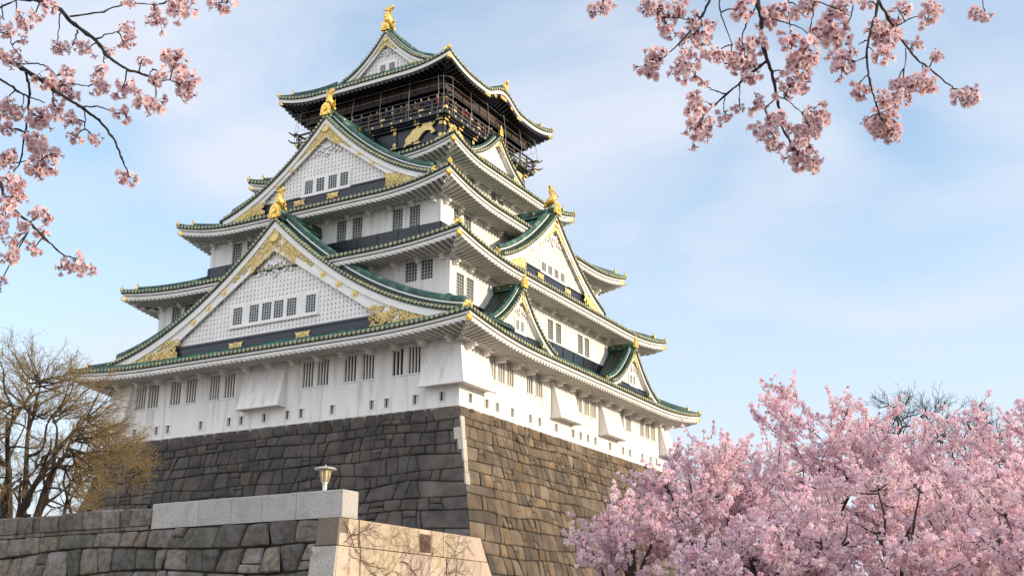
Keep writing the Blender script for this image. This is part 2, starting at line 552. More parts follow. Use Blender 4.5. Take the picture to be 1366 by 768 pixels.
def drop_bay(F, a, b, dist, capL=True, capR=True, out=.82, zt=4.95, zb=1.48):
    "stone-dropping bay that flares out to its foot"
    mb = MB()
    k = 7
    pr = [(dist + .04 + out * (i / k) ** 1.08, zt + (zb - zt) * i / k) for i in range(k + 1)]
    mb.grid([[F(a, n, z), F(b, n, z)] for n, z in pr], 0, True, flip=True)
    for x, fl in ((a, False), (b, True)):
        for i in range(k):
            q = [F(x, dist - .02, pr[i][1]), F(x, dist - .02, pr[i + 1][1]), F(x, pr[i + 1][0], pr[i + 1][1]), F(x, pr[i][0], pr[i][1])]
            mb.quad(*(q[::-1] if fl else q), 0)
    n1 = pr[-1][0]
    mb.quad(F(a, dist, zb), F(b, dist, zb), F(b, n1, zb), F(a, n1, zb), 0)
    o = mb.build('drop_bay', M['plaster'], KEEP)
    s = MB()
    s.box(F, a - .12, b + .12, n1 - .16, n1 + .07, zb - .13, zb - .004)
    s.box(F, a - .12, a + .08, dist + .01, n1 - .16, zb - .15, zb - .004)
    s.box(F, b - .08, b + .12, dist + .01, n1 - .16, zb - .15, zb - .004)
    s.build('sill', M['board'], o)


FL, FR, FB, FWs = frame('L'), frame('R'), frame('B'), frame('W')
drop_bay(FL, -2.6, 1.3, B1)
drop_bay(FR, -4.95, -1.35, A1)
drop_bay(FR, 3.7, 7.3, A1)


def corner_bay(sx, sy, la, lb):
    "bay that wraps a corner; la along x, lb along y"
    mb = MB(); k = 7; out = .82; zt, zb = 4.95, 1.48
    rows = []
    for i in range(k + 1):
        d = .04 + out * (i / k) ** 1.08; z = zt + (zb - zt) * i / k
        X, Y = A1 + d, B1 + d
        rows.append([(sx * (A1 - la), sy * Y, z), (sx * X, sy * Y, z), (sx * X, sy * (B1 - lb), z)])
    fl = sx * sy < 0
    mb.grid([[r[0], r[1]] for r in rows], 0, True, flip=fl)
    mb.grid([[r[1], r[2]] for r in rows], 0, True, flip=fl)
    for i in range(k):
        p, q = rows[i], rows[i + 1]
        mb.add([(p[0][0], sy * (B1 - .02), p[0][2]), (q[0][0], sy * (B1 - .02), q[0][2]), q[0], p[0]], [(0, 1, 2, 3)])
        mb.add([(sx * (A1 - .02), p[2][1], p[2][2]), (sx * (A1 - .02), q[2][1], q[2][2]), q[2], p[2]], [(0, 1, 2, 3)])
    X, Y = A1 + .86, B1 + .86
    mb.add([(sx * (A1 - la), sy * Y, zb), (sx * X, sy * Y, zb), (sx * X, sy * (B1 - lb), zb), (sx * A1, sy * (B1 - lb), zb), (sx * A1, sy * B1, zb), (sx * (A1 - la), sy * B1, zb)],
           [(0, 1, 4, 5), (1, 2, 3, 4)])
    o = mb.build('drop_bay', M['plaster'], KEEP)
    s = MB()
    I = lambda a, d, z: (a, d, z)
    def bx(x0, x1, y0, y1):
        x0, x1 = sorted((sx * x0, sx * x1)); y0, y1 = sorted((sy * y0, sy * y1))
        s.hexa([(x0, y0, zb - .13), (x1, y0, zb - .13), (x1, y1, zb - .13), (x0, y1, zb - .13), (x0, y0, zb - .004), (x1, y0, zb - .004), (x1, y1, zb - .004), (x0, y1, zb - .004)])
    bx(A1 - la - .12, X + .07, Y - .16, Y + .07)
    bx(X - .16, X + .07, B1 - lb - .12, Y - .161)
    s.build('sill', M['board'], o)


corner_bay(1, -1, 2.75, 3.4)
corner_bay(-1, -1, 1.75, 3.4)
corner_bay(1, 1, 2.75, 1.6)
corner_bay(-1, 1, 2.75, 3.4)


# ---------------------------------------------------------------- roofs
def roof(aE, bE, aT, bT, zmL, zmR, ztip, zT, aW, bW, style='white', kara=0.0, bracket=None):
    """hipped skirt roof: eave half sizes aE,bE, top half sizes aT,bT, wall below aW,bW"""
    root = empty('roof', (0, 0, zmL), KEEP)
    dz = zmL
    def bump(F, x):
        if kara and F.side in 'RW' and abs(x) < 3.3:
            return kara * .5 * (1 + math.cos(math.pi * x / 3.3))
        return 0.0
    def surf(F, x, v):
        A, B, At, Bt, zm = F.p
        h = A + (At - A) * v
        s = min(1.0, abs(x) / h)
        g = max(0.0, (s - .50) / .50) ** 2.1
        zz = zm + (zT - zm) * (v * (.72 + .28 * v)) + (ztip - zm) * g * (1 - v) ** 1.6
        return zz + bump(F, x) * (1 - v) ** .8
    slab, ribs, board, raft, brk = MB(), MB(), MB(), MB(), MB()
    mw = M['board'] if style == 'white' else M['black']
    for side in 'LRBW':
        F = frame(side)
        F.p = (aE, bE, aT, bT, zmL) if side in 'LB' else (bE, aE, bT, aT, zmR)
        A, B, At, Bt, zm = F.p
        W = bW if side in 'LB' else aW
        caps = MB()
        nv, nu = 8, 44
        us = [-1 + 2 * i / nu for i in range(nu + 1)]
        def pt(u, v, off=0.0):
            x = u * (A + (At - A) * v)
            return F(x, B + (Bt - B) * v, surf(F, x, v) - dz + off)
        P = [[pt(u, j / nv) for u in us] for j in range(nv + 1)]
        slab.grid(P, 0, True, flip=False)
        # thin tile edge
        e0 = [F(u * A, B, surf(F, u * A, 0) - dz) for u in us]
        e1 = [F(u * A, B, surf(F, u * A, 0) - dz - .15) for u in us]
        slab.grid([e1, e0], 1, True)
        # edge layers under the tiles
        def strip(off, z0, z1, m, mb):
            a0 = [F(u * (A - off), B - off, surf(F, u * A, 0) - dz - z0) for u in us]
            a1 = [F(u * (A - off), B - off, surf(F, u * A, 0) - dz - z1) for u in us]
            mb.grid([a1, a0], m, True)
            return a0, a1
        s0, s1 = strip(.10 if style == 'white' else .04, .15, .33 if style == 'white' else .46, 0, board)
        slab.grid([s0, e1], 1, True)
        g0, g1 = strip(.24, .33, .40, 1, board) if style == 'white' else strip(.24, .46, .50, 1, board)
        board.grid([[p for p in g0], s1], 0, True)
        h0, h1 = strip(.20, .40, .68, 0, board) if style == 'white' else strip(.20, .50, .64, 1, board)
        board.grid([h0, g1], 0, True)
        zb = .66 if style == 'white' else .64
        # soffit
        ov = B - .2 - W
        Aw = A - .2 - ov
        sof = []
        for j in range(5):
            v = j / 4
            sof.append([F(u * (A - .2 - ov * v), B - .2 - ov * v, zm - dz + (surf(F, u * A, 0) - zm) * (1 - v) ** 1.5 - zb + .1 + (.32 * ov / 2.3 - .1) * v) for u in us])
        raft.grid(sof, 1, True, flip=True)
        # rafters
        k = int(2 * (A - .5) / .46); Lr = A - .45
        for i in range(k + 1):
            x = -Lr + 2 * Lr * i / k
            x2 = x
            lim = max(0.02, min(1.0, (A - .2 - abs(x)) / ov + .04)) if abs(x) > Aw else 1.0
            ze = surf(F, x / (A - .2) * A, 0)
            p = []
            for v in (-.035, lim * .5, lim):
                vv = max(0, v)
                zz = zm + (ze - zm) * (1 - vv) ** 1.5 - dz - zb - .13 + (.32 * ov / 2.3 - .1) * vv
                p.append(F(x2, B - .2 - ov * v, zz))
            raft.bar(p, .21, .225, 0)
        # ribs and caps
        sp = .40
        k = int(A / sp)
        for i in range(-k, k + 1):
            x = i * sp
            vm = 1.0 if abs(x) <= At else (A - abs(x)) / (A - At)
            if vm < .05:
                vm = .05
            path = [F(x, B + (Bt - B) * v + (.05 if v == 0 else 0), surf(F, x, v) - dz + .0) for v in [vm * q / 6 for q in range(7)]]
            ribs.half(path, .115, F.t, (0, 0, 1))
            caps.disc(F(x, B + .05, surf(F, x, 0) - dz + .02), F.n, .135, .06, 0, 8)
            # flat pan tile lip between the round ends
            xm = x + sp / 2
            if abs(xm) < A - .1:
                caps.box(F, xm - .09, xm + .09, B, B + .05, surf(F, xm, 0) - dz - .10, surf(F, xm, 0) - dz - .015, 1)
        caps.build('tile_ends', [M['caps'], M['lip']], root)
        # brackets
        if bracket and style == 'white':
            spc, big = bracket
            n = int(2 * (W_half := (aW if side in 'LB' else bW)) / spc)
            zs = zm - dz - zb + .1 + (.32 * ov / 2.3 - .1)
            for i in range(n + 1):
                x = -W_half + .5 + (2 * W_half - 1.0) * i / n
                if big:
                    brk.box(F, x - .16, x + .16, W - .02, W + 1.05, zs - .42, zs - .17)
                    brk.box(F, x - .16, x + .16, W - .02, W + .75, zs - .62, zs - .421)
                else:
                    brk.box(F, x - .14, x + .14, W - .02, W + .55, zs - .42, zs - .14)
                    brk.box(F, x - .14, x + .14, W - .02, W + .35, zs - .58, zs - .421)
            o_ = W + (.82 if big else .40)
            l_ = W_half + (o_ - W)
            brk.box(F, -l_ - .1, l_ + .1, o_ - .13, o_ + .13, zs - .168 - .0, zs + .06)
    slab.build('tile_bed', [M['tile'], M['darktile']], root)
    ribs.build('tile_rows', M['tile'], root)
    
    board.build('eave_board', [M['board'], M['darktile'] if style == 'white' else M['black']], root)
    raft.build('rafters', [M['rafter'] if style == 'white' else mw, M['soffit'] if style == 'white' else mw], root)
    if bracket and style == 'white':
        brk.build('brackets', M['board'], root)
    # hips
    for sx, sy in ((1, -1), (-1, -1), (1, 1), (-1, 1)):
        def hp(v):
            zm = zmL
            z1 = zmL + (zT - zmL) * (v * (.72 + .28 * v)) + (ztip - zmL) * (1 - v) ** 1.6
            z2 = zmR + (zT - zmR) * (v * (.72 + .28 * v)) + (ztip - zmR) * (1 - v) ** 1.6
            return (sx * (aE + (aT - aE) * v), sy * (bE + (bT - bE) * v), max(z1, z2) - dz)
        Lh = math.hypot(aE - aT, bE - bT)
        hb = MB()
        hb.bar([hp(v) for v in np.linspace(1.3 / Lh, 1, 9)], .38, .24)
        hb.tube([np.array(hp(v)) + (0, 0, .27) for v in np.linspace(1.25 / Lh, 1, 9)], .13, 6)
        hb.bar([hp(v) for v in np.linspace(.15 / Lh, 1.3 / Lh, 5)], .30, .18)
        e = np.array(hp(0)); d2 = np.array((sx, sy, 0)) / math.sqrt(2)
        # upturned tip tile
        hb.tube([e - d2 * .5 + (0, 0, .12), e - d2 * .1 + (0, 0, .14), e + d2 * .12 + (0, 0, .28)], [.16, .13, .04], 6)
        hb.build('hip_ridge', M['ridge'], root)
        for v, sc in ((1.3 / Lh, .72), (.10 / Lh, .55)):
            c = np.array(hp(v))
            om = MB()
            om.disc(c + (0, 0, .34 * sc), d2 + np.array((0, 0, .15)), .33 * sc, .14, 0, 8, 1.15)
            om.tube([c + (0, 0, .55 * sc), c + d2 * .10 + (0, 0, .78 * sc), c + d2 * .02 + (0, 0, .98 * sc)], [.13 * sc, .10 * sc, .03], 6)
            om.tube([c + d2 * .1 + (0, 0, .30 * sc), c + d2 * .24 + (0, 0, .32 * sc)], [.17 * sc, .12 * sc], 8)
            om.build('hip_ornament', M['gold'], root)
        # corner rafter with its gilt end
        cr = MB()
        p0 = e - d2 * .42 + (0, 0, -.80); cw = np.array((sx * aW, sy * bW, zmL - dz - .55))
        cr.bar([cw, cw * .5 + p0 * .5 + (0, 0, -.14), p0], .34, .36)
        cr.build('corner_rafter', mw, root)
        ge = MB()
        ge.bar([p0 - d2 * .01 + (0, 0, -.02), p0 + d2 * .26 + (0, 0, .04)], .36, .38)
        ge.disc(p0 + d2 * .31 + (0, 0, .23), d2, .17, .05, 0, 8)
        ge.build('corner_rafter_end', M['gold'], root)
    return root


r1 = roof(18.93, 21.23, 14.5, 16.8, 5.22, 4.88, 5.75, 7.55, A1, B1, bracket=(2.25, True))
r2 = roof(16.64, 18.97, 11.85, 14.1, 12.14, 11.80, 12.75, 14.35, 14.4, 16.7, bracket=(2.1, False))
r3 = roof(13.85, 16.12, 8.9, 9.0, 18.02, 17.95, 18.98, 20.9, 11.75, 14.0, bracket=(2.1, False))
r4 = roof(10.93, 11.0, 7.4, 7.3, 23.55, 23.48, 24.42, 25.7, 8.8, 8.9, bracket=(2.0, False))
r5 = roof(9.37, 9.50, 5.35, 6.0, 32.25, 32.15, 33.02, 34.85, 7.55, 7.45, style='dark', kara=1.08)


# ---------------------------------------------------------------- golden ornaments
def scroll(mb, pts_in, Fp, r0, r1, m=0):
    "gilt openwork: many small rings of leaf work at the given plane points"
    for (x, z) in pts_in:
        r = rng.uniform(r0, r1); a = rng.uniform(0, 6.28)
        c, ax, ay = Fp(x, z)
        mb.ring(c, ax, ay, r, r * .36, m, 7, 4, a, a + rng.uniform(3.8, 6.0))


def fish(F, t, n, z, h, parent, face):
    "gilded roof fish: head down on the ridge, tail curling up; face = +1 head looks outwards"
    P = lambda u, w, dz: np.array(F(t + w, n + u * face, z + dz * h))
    mb = MB()
    ctr = [(.30, .02), (.20, .10), (.02, .22), (-.10, .38), (-.06, .55), (.06, .68), (.10, .80), (.02, .90)]
    rad = [.13, .20, .23, .20, .15, .11, .075, .045]
    mb.tube([P(u * h, 0, d) for u, d in ctr], [r * h for r in rad], 10, up=F.t)
    mb.tube([P(.26 * h, 0, .02), P(.42 * h, 0, .0)], [.15 * h, .10 * h], 8, up=F.t)          # snout
    for w in (-1, 1):
        mb.tube([P(.24 * h, w * .14 * h, .16), P(.22 * h, w * .19 * h, .24)], [.045 * h, .015 * h], 5)
        mb.add([P(.05 * h, w * .16 * h, .18), P(-.06 * h, w * .42 * h, .34), P(-.02 * h, w * .36 * h, .16), P(.10 * h, w * .17 * h, .08)], [(0, 1, 2, 3), (3, 2, 1, 0)])
    # tail fan
    for w, d, u in ((-.34, .96, -.02), (-.16, 1.10, .06), (0, 1.16, .10), (.16, 1.10, .06), (.34, .96, -.02)):
        mb.tube([P(.04 * h, w * .15 * h, .84), P((u + .02) * h, w * .6 * h, (.84 + d) / 2 + .02), P(u * h - .05 * h, w * h, d)], [.06 * h, .07 * h, .01 * h], 5)
    # dorsal spines on the back side
    for i in range(1, 6):
        u, d = ctr[i]; mb.tube([P((u - rad[i] * .8) * h, 0, d), P((u - rad[i] - .12) * h, 0, d + .06)], [.05 * h, .01 * h], 5)
    return mb.build('golden_fish', M['gold'], parent)


def ridge_plate(F, t, n, z, w, h, parent):
    mb = MB()
    prof = [(-.5, 0), (-.56, .10), (-.50, .35), (-.46, .62), (-.34, .86), (-.14, .98), (0, 1.03), (.14, .98), (.34, .86), (.46, .62), (.50, .35), (.56, .10), (.5, 0)]
    k = len(prof)
    vs = [F(t + x * w, n, z + y * h) for x, y in prof] + [F(t + x * w, n + .22, z + y * h) for x, y in prof]
    fs = [tuple(range(k))[::-1], tuple(range(k, 2 * k))] + [(i, i + 1, k + i + 1, k + i) for i in range(k - 1)]
    mb.add(vs, fs)
    c = np.array(F(t, n + .22, z + h * .52))
    mb.ring(c, F.t, np.array((0, 0, 1.0)), w * .25, w * .07, 0, 12, 5)
    mb.disc(c, F.n, w * .16, .08, 0, 8)
    for s in (-1, 1):
        mb.ring(np.array(F(t + s * w * .36, n + .22, z + h * .16)), F.t, np.array((0, 0, 1.0)), w * .12, w * .05, 0, 8, 4)
    return mb.build('ridge_end_plate', M['gold'], parent)


# ---------------------------------------------------------------- gables
def gable(side, tc, Dv, hw, zf, za, sag, zi, hi, zb, Dback, wins=(), ros=3, sc=1.0, lattice='grid', fish_h=0, band_plates=(), bandh=1.1, kick=.0, plate=None):
    F = frame(side, tc)
    root = empty('gable', F(0, Dv, zf), KEEP)
    o0 = np.array(F(0, Dv, zf))
    G = lambda a, d, z: tuple(np.array(F(a, d, z)) - o0)
    G.t = F.t; G.n = F.n
    def Z(x):
        s = min(1.06, abs(x) / hw)
        return zf + (za - zf) * (1 - s) - 4 * sag * s * (1 - s)
    N = 18
    xs = [hw * 1.03 * i / N for i in range(N + 1)]
    bed, rows, ends, desc = MB(), MB(), MB(), MB()
    for sg in (-1, 1):
        nn = [Dv - .02, Dback]
        P = [[G(sg * x, n, Z(x)) for n in nn] for x in xs]
        bed.grid(P, 0, True, flip=(sg > 0))
        Q = [[G(sg * x, n, Z(x) - .22) for n in nn] for x in xs]
        bed.grid(Q, 1, True, flip=(sg < 0))
        bed.grid([[G(sg * x, Dv - .02, Z(x) - .22), G(sg * x, Dv - .02, Z(x))] for x in xs], 1, True, flip=(sg < 0))
        bed.add([G(sg * xs[-1], Dv - .02, Z(xs[-1])), G(sg * xs[-1], Dback, Z(xs[-1])), G(sg * xs[-1], Dback, Z(xs[-1]) - .22), G(sg * xs[-1], Dv - .02, Z(xs[-1]) - .22)], [(0, 1, 2, 3)], 1)
        # long tile rows down the slope behind the descending ridge
        n = Dv - 1.75 * sc - .25
        while n > Dback + .1:
            rows.half([G(sg * x, n, Z(x)) for x in xs[1:]], .115, G.n, (0, 0, 1))
            n -= .42
        # verge tiles: short rolls with round ends along the slope
        ds = .34; acc = .12; px, pz = 0, Z(0)
        x = 0
        while x < hw * 1.0:
            x2 = x + .02
            acc += math.hypot(.02, Z(x2) - Z(x)); x = x2
            if acc >= ds:
                acc = 0
                sl = (Z(x + .05) - Z(x - .05)) / .1
                nv = np.array(G.t) * (-sl * sg) + np.array((0, 0, 1.0)); nv /= np.linalg.norm(nv)
                tv = np.array(G.t) * sg + np.array((0, 0, sl)); tv /= np.linalg.norm(tv)
                rows.half([G(sg * x, Dv - .02, Z(x)), G(sg * x, Dv - .80 * sc, Z(x))], .125, tv, nv, 1)
                ends.disc(np.array(G(sg * x, Dv - .03, Z(x))) + nv * .015, G.n, .125, .08, 0, 8)
        # descending ridge
        nd = Dv - .95 * sc
        xx = [hw * (.03 + .93 * i / N) for i in range(N + 1)]
        desc.bar([G(sg * x, nd, Z(x) + .02) for x in xx], .34 * sc, .46 * sc, 2)
        desc.bar([G(sg * x, nd, Z(x) + .47 * sc) for x in xx], .50 * sc, .09 * sc + .01, 1)
        desc.bar([G(sg * x, nd, Z(x) + .58 * sc) for x in xx], .40 * sc, .10 * sc, 0)
        desc.bar([G(sg * x, nd, Z(x) + .68 * sc) for x in xx], .30 * sc, .05 * sc, 2)
        desc.bar([G(sg * x, nd, Z(x) + .73 * sc) for x in xx], .42 * sc, .12 * sc, 0)
        desc.tube([G(sg * x, nd, Z(x) + .92 * sc) for x in xx], .20 * sc, 6, 0)
        desc.bar([G(sg * x, nd - .62 * sc, Z(x) + .02) for x in xx], .34 * sc, .50 * sc, 0)
        desc.tube([G(sg * x, nd - .62 * sc, Z(x) + .54 * sc) for x in xx], .17 * sc, 6, 0)
        xe = xx[-1]
        om = MB()
        om.disc(G(sg * (xe + .05), nd, Z(xe) + .32 * sc), np.array(G.t) * sg + np.array((0, 0, .1)), .30 * sc, .12, 0, 8, 1.2)
        om.tube([G(sg * (xe + .1), nd, Z(xe) + .5 * sc), G(sg * (xe + .25), nd, Z(xe) + .8 * sc)], [.10 * sc, .03], 5)
        om.build('ridge_ornament', M['gold'], root)
    bed.build('tile_bed', [M['tile'] if sc > .7 else M['darkrow'], M['darktile']], root)
    rows.build('tile_rows', [M['tile'] if sc > .7 else M['darkrow'], M['ridge']], root)
    ends.build('tile_ends', M['caps'], root)
    desc.build('descending_ridge', [M['ridge'], M['board'], M['darktile']], root)
    # main ridge
    rb = MB()
    w = .30 * sc
    for z0, z1, ww, m in ((-.05, .22, 1.25, 0), (.221, .36, .95, 1), (.361, .52, 1.1, 0), (.521, .62, .9, 1)):
        rb.box(G, -w * ww, w * ww, Dback, Dv - .15, za + z0 * sc, za + z1 * sc, m)
    rb.tube([G(0, Dback, za + .70 * sc), G(0, Dv - .15, za + .70 * sc)], .24 * sc, 8, 0)
    rb.build('main_ridge', [M['ridge'], M['darktile']], root)
    for q in range(1, 3):
        nq = Dv - (Dv - Dback) * q / 3
        bm = MB()
        for sg in (-1, 1):
            bm.disc(G(sg * w * 1.05, nq, za + .44 * sc), np.array(G.t) * sg, .13 * sc, .09, 0, 8)
        bm.build('ridge_boss', M['gold'], root)
    # barge boards
    w1 = .62 * sc
    Bz = lambda x: max(zi - (zi - zb) * abs(x) / hi, zf - .55 * sc)
    bb = MB()
    def panel(mb, top, bot, n0, n1, xa, xb, m, k=22):
        for sg in (-1, 1):
            X = [xa + (xb - xa) * i / k for i in range(k + 1)]
            T0 = [G(sg * x, n1, top(x)) for x in X]; B0 = [G(sg * x, n1, bot(x)) for x in X]
            T1 = [G(sg * x, n0, top(x)) for x in X]; B1_ = [G(sg * x, n0, bot(x)) for x in X]
            mb.grid([B0, T0], m, True, flip=(sg < 0))
            mb.grid([B1_, B0], m, True, flip=(sg < 0))
            mb.grid([T0, T1], m, True, flip=(sg < 0))
    panel(bb, lambda x: Z(x) - .16, lambda x: Z(x) - .16 - w1, Dv - .30, Dv - .10, 0, hw, 0)
    xe = hw
    for q in np.linspace(0, hw, 200):
        if Z(q) - .16 - w1 * .9 <= Bz(q) + .05:
            xe = q; break
    panel(bb, lambda x: Z(x) - .16 - w1 * .9, lambda x: min(Bz(x), Z(x) - .20 - w1), Dv - .63, Dv - .24, 0, hw, 0)
    # raised moulding along the lower edge of the inner board
    panel(bb, lambda x: Bz(x) + .34 * sc, lambda x: Bz(x), Dv - .60, Dv - .19, 0, min(hi * 1.12, xe), 0)
    bb.build('barge_board', M['board'], root)
    # lattice panel
    lp = MB()
    bz0 = zb - .08
    Bl = lambda x: zi - (zi - zb) * abs(x) / hi + .05
    lp.add([G(-hi, Dv - .64, zb - .06), G(hi, Dv - .64, zb - .06), G(0, Dv - .64, zi + .05)], [(0, 1, 2)], 1)
    sp = .36 if lattice == 'grid' else .30
    wbar = .245 if lattice == 'grid' else .19
    if lattice == 'flat':
        lp.add([G(-hi, Dv - .60, zb - .06), G(hi, Dv - .60, zb - .06), G(0, Dv - .60, zi + .05)], [(0, 1, 2)], 0)
    else:
        k = int(hi / sp)
        for i in range(-k, k + 1):
            x = i * sp; zt = Bl(x)
            if zt > zb + .1:
                lp.box(G, x - wbar / 2, x + wbar / 2, Dv - .64, Dv - .52, zb - .06, zt, 0)
        if lattice == 'grid':
            z = zb + .10
            while z < zi - .2:
                xx = hi * (zi - z) / (zi - zb)
                lp.box(G, -xx, xx, Dv - .64, Dv - .535, z - wbar / 2 + .02, z + wbar / 2 - .02, 0)
                z += sp
    lp.build('lattice_panel', [M['board'], M['lattice_back']], root)
    # windows in their frame
    if wins:
        a0 = min(w_[0] for w_ in wins) - .22; a1 = max(w_[1] for w_ in wins) + .22
        c0 = wins[0][2] - .25; c1 = wins[0][3] + .2
        fm = MB()
        ed = [a0] + [v for w_ in wins for v in (w_[0], w_[1])] + [a1]
        for i in range(0, len(ed), 2):
            fm.box(G, ed[i], ed[i + 1], Dv - .60, Dv - .44, c0, c1)
        for w_ in wins:
            fm.box(G, w_[0], w_[1], Dv - .60, Dv - .445, w_[3], c1); fm.box(G, w_[0], w_[1], Dv - .60, Dv - .445, c0, w_[2])
        fm.box(G, a0 - .1, a1 + .1, Dv - .438, Dv - .36, c0 - .04, c0 + .12)
        fm.build('window_frame', M['board'], root)
        for w_ in wins:
            lattice_window(G, *w_, Dv - .44, root, depth=.07)
    # navy base band
    if bandh:
        bn = MB()
        bn.box(G, -hi - 1.0 * sc, hi + 1.0 * sc, Dv - .62, Dv - .45, zb - bandh, zb - .065)
        bn.box(G, -hi - 1.0 * sc, hi + 1.0 * sc, Dv - .45, Dv - .38, zb - .24 * sc, zb - .066)
        bn.build('base_band', M['navy'], root)
        for x in band_plates:
            bp = MB(); zc = zb - .12 - bandh * .48; hwid, hh = .72 * sc, .30 * sc
            pr = [(-1, -1), (-.55, -.8), (0, -.95), (.55, -.8), (1, -1), (.78, 0), (1, 1), (.55, .8), (0, .95), (-.55, .8), (-1, 1), (-.78, 0)]
            k = len(pr)
            bp.add([G(x + p * hwid, Dv - .36, zc + q * hh) for p, q in pr] + [G(x + p * hwid, Dv - .44, zc + q * hh) for p, q in pr], [tuple(range(k))] + [(i, (i + 1) % k, k + (i + 1) % k, k + i)[::-1] for i in range(k)])
            for _ in range(14):
                px, pz = rng.uniform(-.8, .8) * hwid, rng.uniform(-.7, .7) * hh
                bp.ring(np.array(G(x + px, Dv - .35, zc + pz)), G.t, np.array((0, 0, 1.0)), .10 * sc, .035 * sc, 0, 6, 4)
            bp.build('gilt_plate', M['palegold'], root)
    # gilt scrollwork: chevron at the apex, wedges at both feet
    gs = MB()
    def FpN(nd):
        return lambda x, z: (np.array(G(x, nd, z)), G.t, np.array((0, 0, 1.0)))
    ztop = za - .16 - w1 - .1
    pts = []
    lim = .40 * hi
    nn_ = int(300 * min(1.0, sc ** 1.3))
    while len(pts) < nn_:
        x = rng.uniform(-lim, lim); t_ = Z(abs(x)) - .16 - w1; b_ = Bz(x)
        fade = 1 - abs(x) / lim
        z = rng.uniform(b_, t_)
        dep = (t_ - z) / max(t_ - b_, .01)
        if rng.random() < (1.0 if dep < .42 or abs(x) < .55 * lim else .0) and (abs(x) < .78 * lim or dep < .3):
            pts.append((x, z))
    scroll(gs, pts, FpN(Dv - .20), .07 * sc + .02, .135 * sc + .02)
    gs.disc(G(0, Dv - .24, (ztop + zi) / 2 + .25 * sc), G.n, .46 * sc, .14, 0, 16)
    gs.ring(np.array(G(0, Dv - .10, (ztop + zi) / 2 + .25 * sc)), G.t, np.array((0, 0, 1.0)), .40 * sc, .07 * sc, 0, 14, 5)
    gs.build('apex_scrollwork', M['palegold'], root)
    for sg in (-1, 1):
        fs_ = MB(); pts = []
        x0, x1 = hi * .93, xe + (hw - xe) * .45
        tries = 0
        while len(pts) < int(150 * min(1.0, sc ** 1.2)) and tries < 9000:
            tries += 1
            x = rng.uniform(x0, x1); t_ = Z(x) - .16 - w1 - .05; b_ = max(Bz(x) - .2 * sc, zf - .3)
            z = rng.uniform(b_ - .1, t_)
            if t_ > b_ and z < t_ - max(0, (x0 + 1.7 * sc - x)) * .45:
                pts.append((x * sg, z))
        # tail over the band
        for _ in range(int(40 * sc)):
            x = rng.uniform(hi - .35 * sc, hi + 1.0 * sc); z = rng.uniform(zb - bandh * .95, zb - .2 * sc)
            if z < zb - (hi + .9 * sc - x) * .1:
                pts.append((x * sg, z))
        scroll(fs_, pts, FpN(Dv - .18), .08 * sc + .02, .15 * sc + .02)
        fs_.build('foot_scrollwork', M['palegold'], root)
        # rosettes along the board
        for q in range(ros):
            x = hi * (.42 + .46 * (q + .5) / ros) if ros > 1 else hi * .6
            z = (Z(x) - .16 - w1 + Bz(x)) / 2 + .05
            rm = MB()
            rm.disc(G(sg * x, Dv - .24, z), G.n, .22 * sc, .07, 0, 8)
            for j in range(8):
                a = j * math.pi / 4
                rm.disc(G(sg * x + .21 * sc * math.cos(a), Dv - .25, z + .21 * sc * math.sin(a)), G.n, .10 * sc, .07, 0, 6)
            rm.disc(G(sg * x, Dv - .17, z), G.n, .10 * sc, .06, 0, 8)
            rm.build('rosette', M['palegold'], root)
    # carved white pendant under the apex
    pm = MB()
    zc = zi - .95 * sc
    for (x, z, r) in ((0, 0, .30), (0, -.55, .24), (0, -.95, .15), (.42, .12, .26), (.85, -.12, .24), (1.25, -.42, .22), (1.62, -.68, .19), (.5, -.35, .2), (.98, -.62, .16), (.28, -.75, .15), (.7, .28, .16)):
        for sg in ((-1, 1) if x else (1,)):
            c = np.array(G(sg * x * sc, Dv - .44, zc + z * sc))
            a = rng.uniform(0, 6)
            pm.ring(c, G.t, np.array((0, 0, 1.0)), r * sc * .75, r * sc * .30, 0, 9, 5, a, a + 5.2)
            pm.disc(np.array(G(sg * x * sc, Dv - .50, zc + z * sc)), G.n, r * sc * .5, .1, 0, 8)
    if lattice != 'flat' or sc > .5:
        pm.build('pendant_carving', M['board'], root)
    # ridge end
    if plate:
        o = ridge_plate(G, 0, Dv - .12, za + .02, plate[0], plate[1], root)
        if not fish_h:
            tp = MB(); top = za + plate[1]
            tp.tube([G(0, Dv - .02, top - .05), G(0, Dv + .02, top + .22), G(0, Dv, top + .36)], [.11, .09, .02], 6)
            tp.build('ridge_finial', M['gold'], root)
    if fish_h:
        fish(G, 0, Dv - .55, za + (plate[1] * .92 if plate else .75), fish_h, root, -1)
    return root


gable('L', 0, 19.4, 17.5, 6.35, 16.1, 1.8, 13.5, 9.75, 7.15, 13.6,
      wins=[(x0, x0 + .92, 8.13, 9.5) for x0 in (-3.95, -2.30, -1.05, .12, 1.38, 3.20)], ros=3, fish_h=1.55, band_plates=(-3.4, 3.1), plate=(1.0, 1.15), bandh=1.25)
gable('L', 0, 14.0, 10.8, 19.8, 27.1, 1.1, 25.2, 6.55, 20.42, 7.6,
      wins=[(-2.15, -1.3, 20.5, 21.68), (-.92, -.1, 20.5, 21.68), (.32, 1.2, 20.5, 21.68), (1.55, 2.36, 20.5, 21.68)], ros=2, sc=.85, fish_h=1.55, band_plates=(-2.6, .9), plate=(.95, 1.1), bandh=1.0)
for sd_ in 'LB':
    gable(sd_, 0, 6.1, 5.3, 34.85, 39.1, .72, 37.75, 2.95, 35.0, 0.0,
          wins=[(-.72, -.12, 35.1, 35.82), (.30, .94, 35.1, 35.82)], ros=0, sc=.6, fish_h=2.05, band_plates=(0,), plate=(.8, .75), bandh=.6)
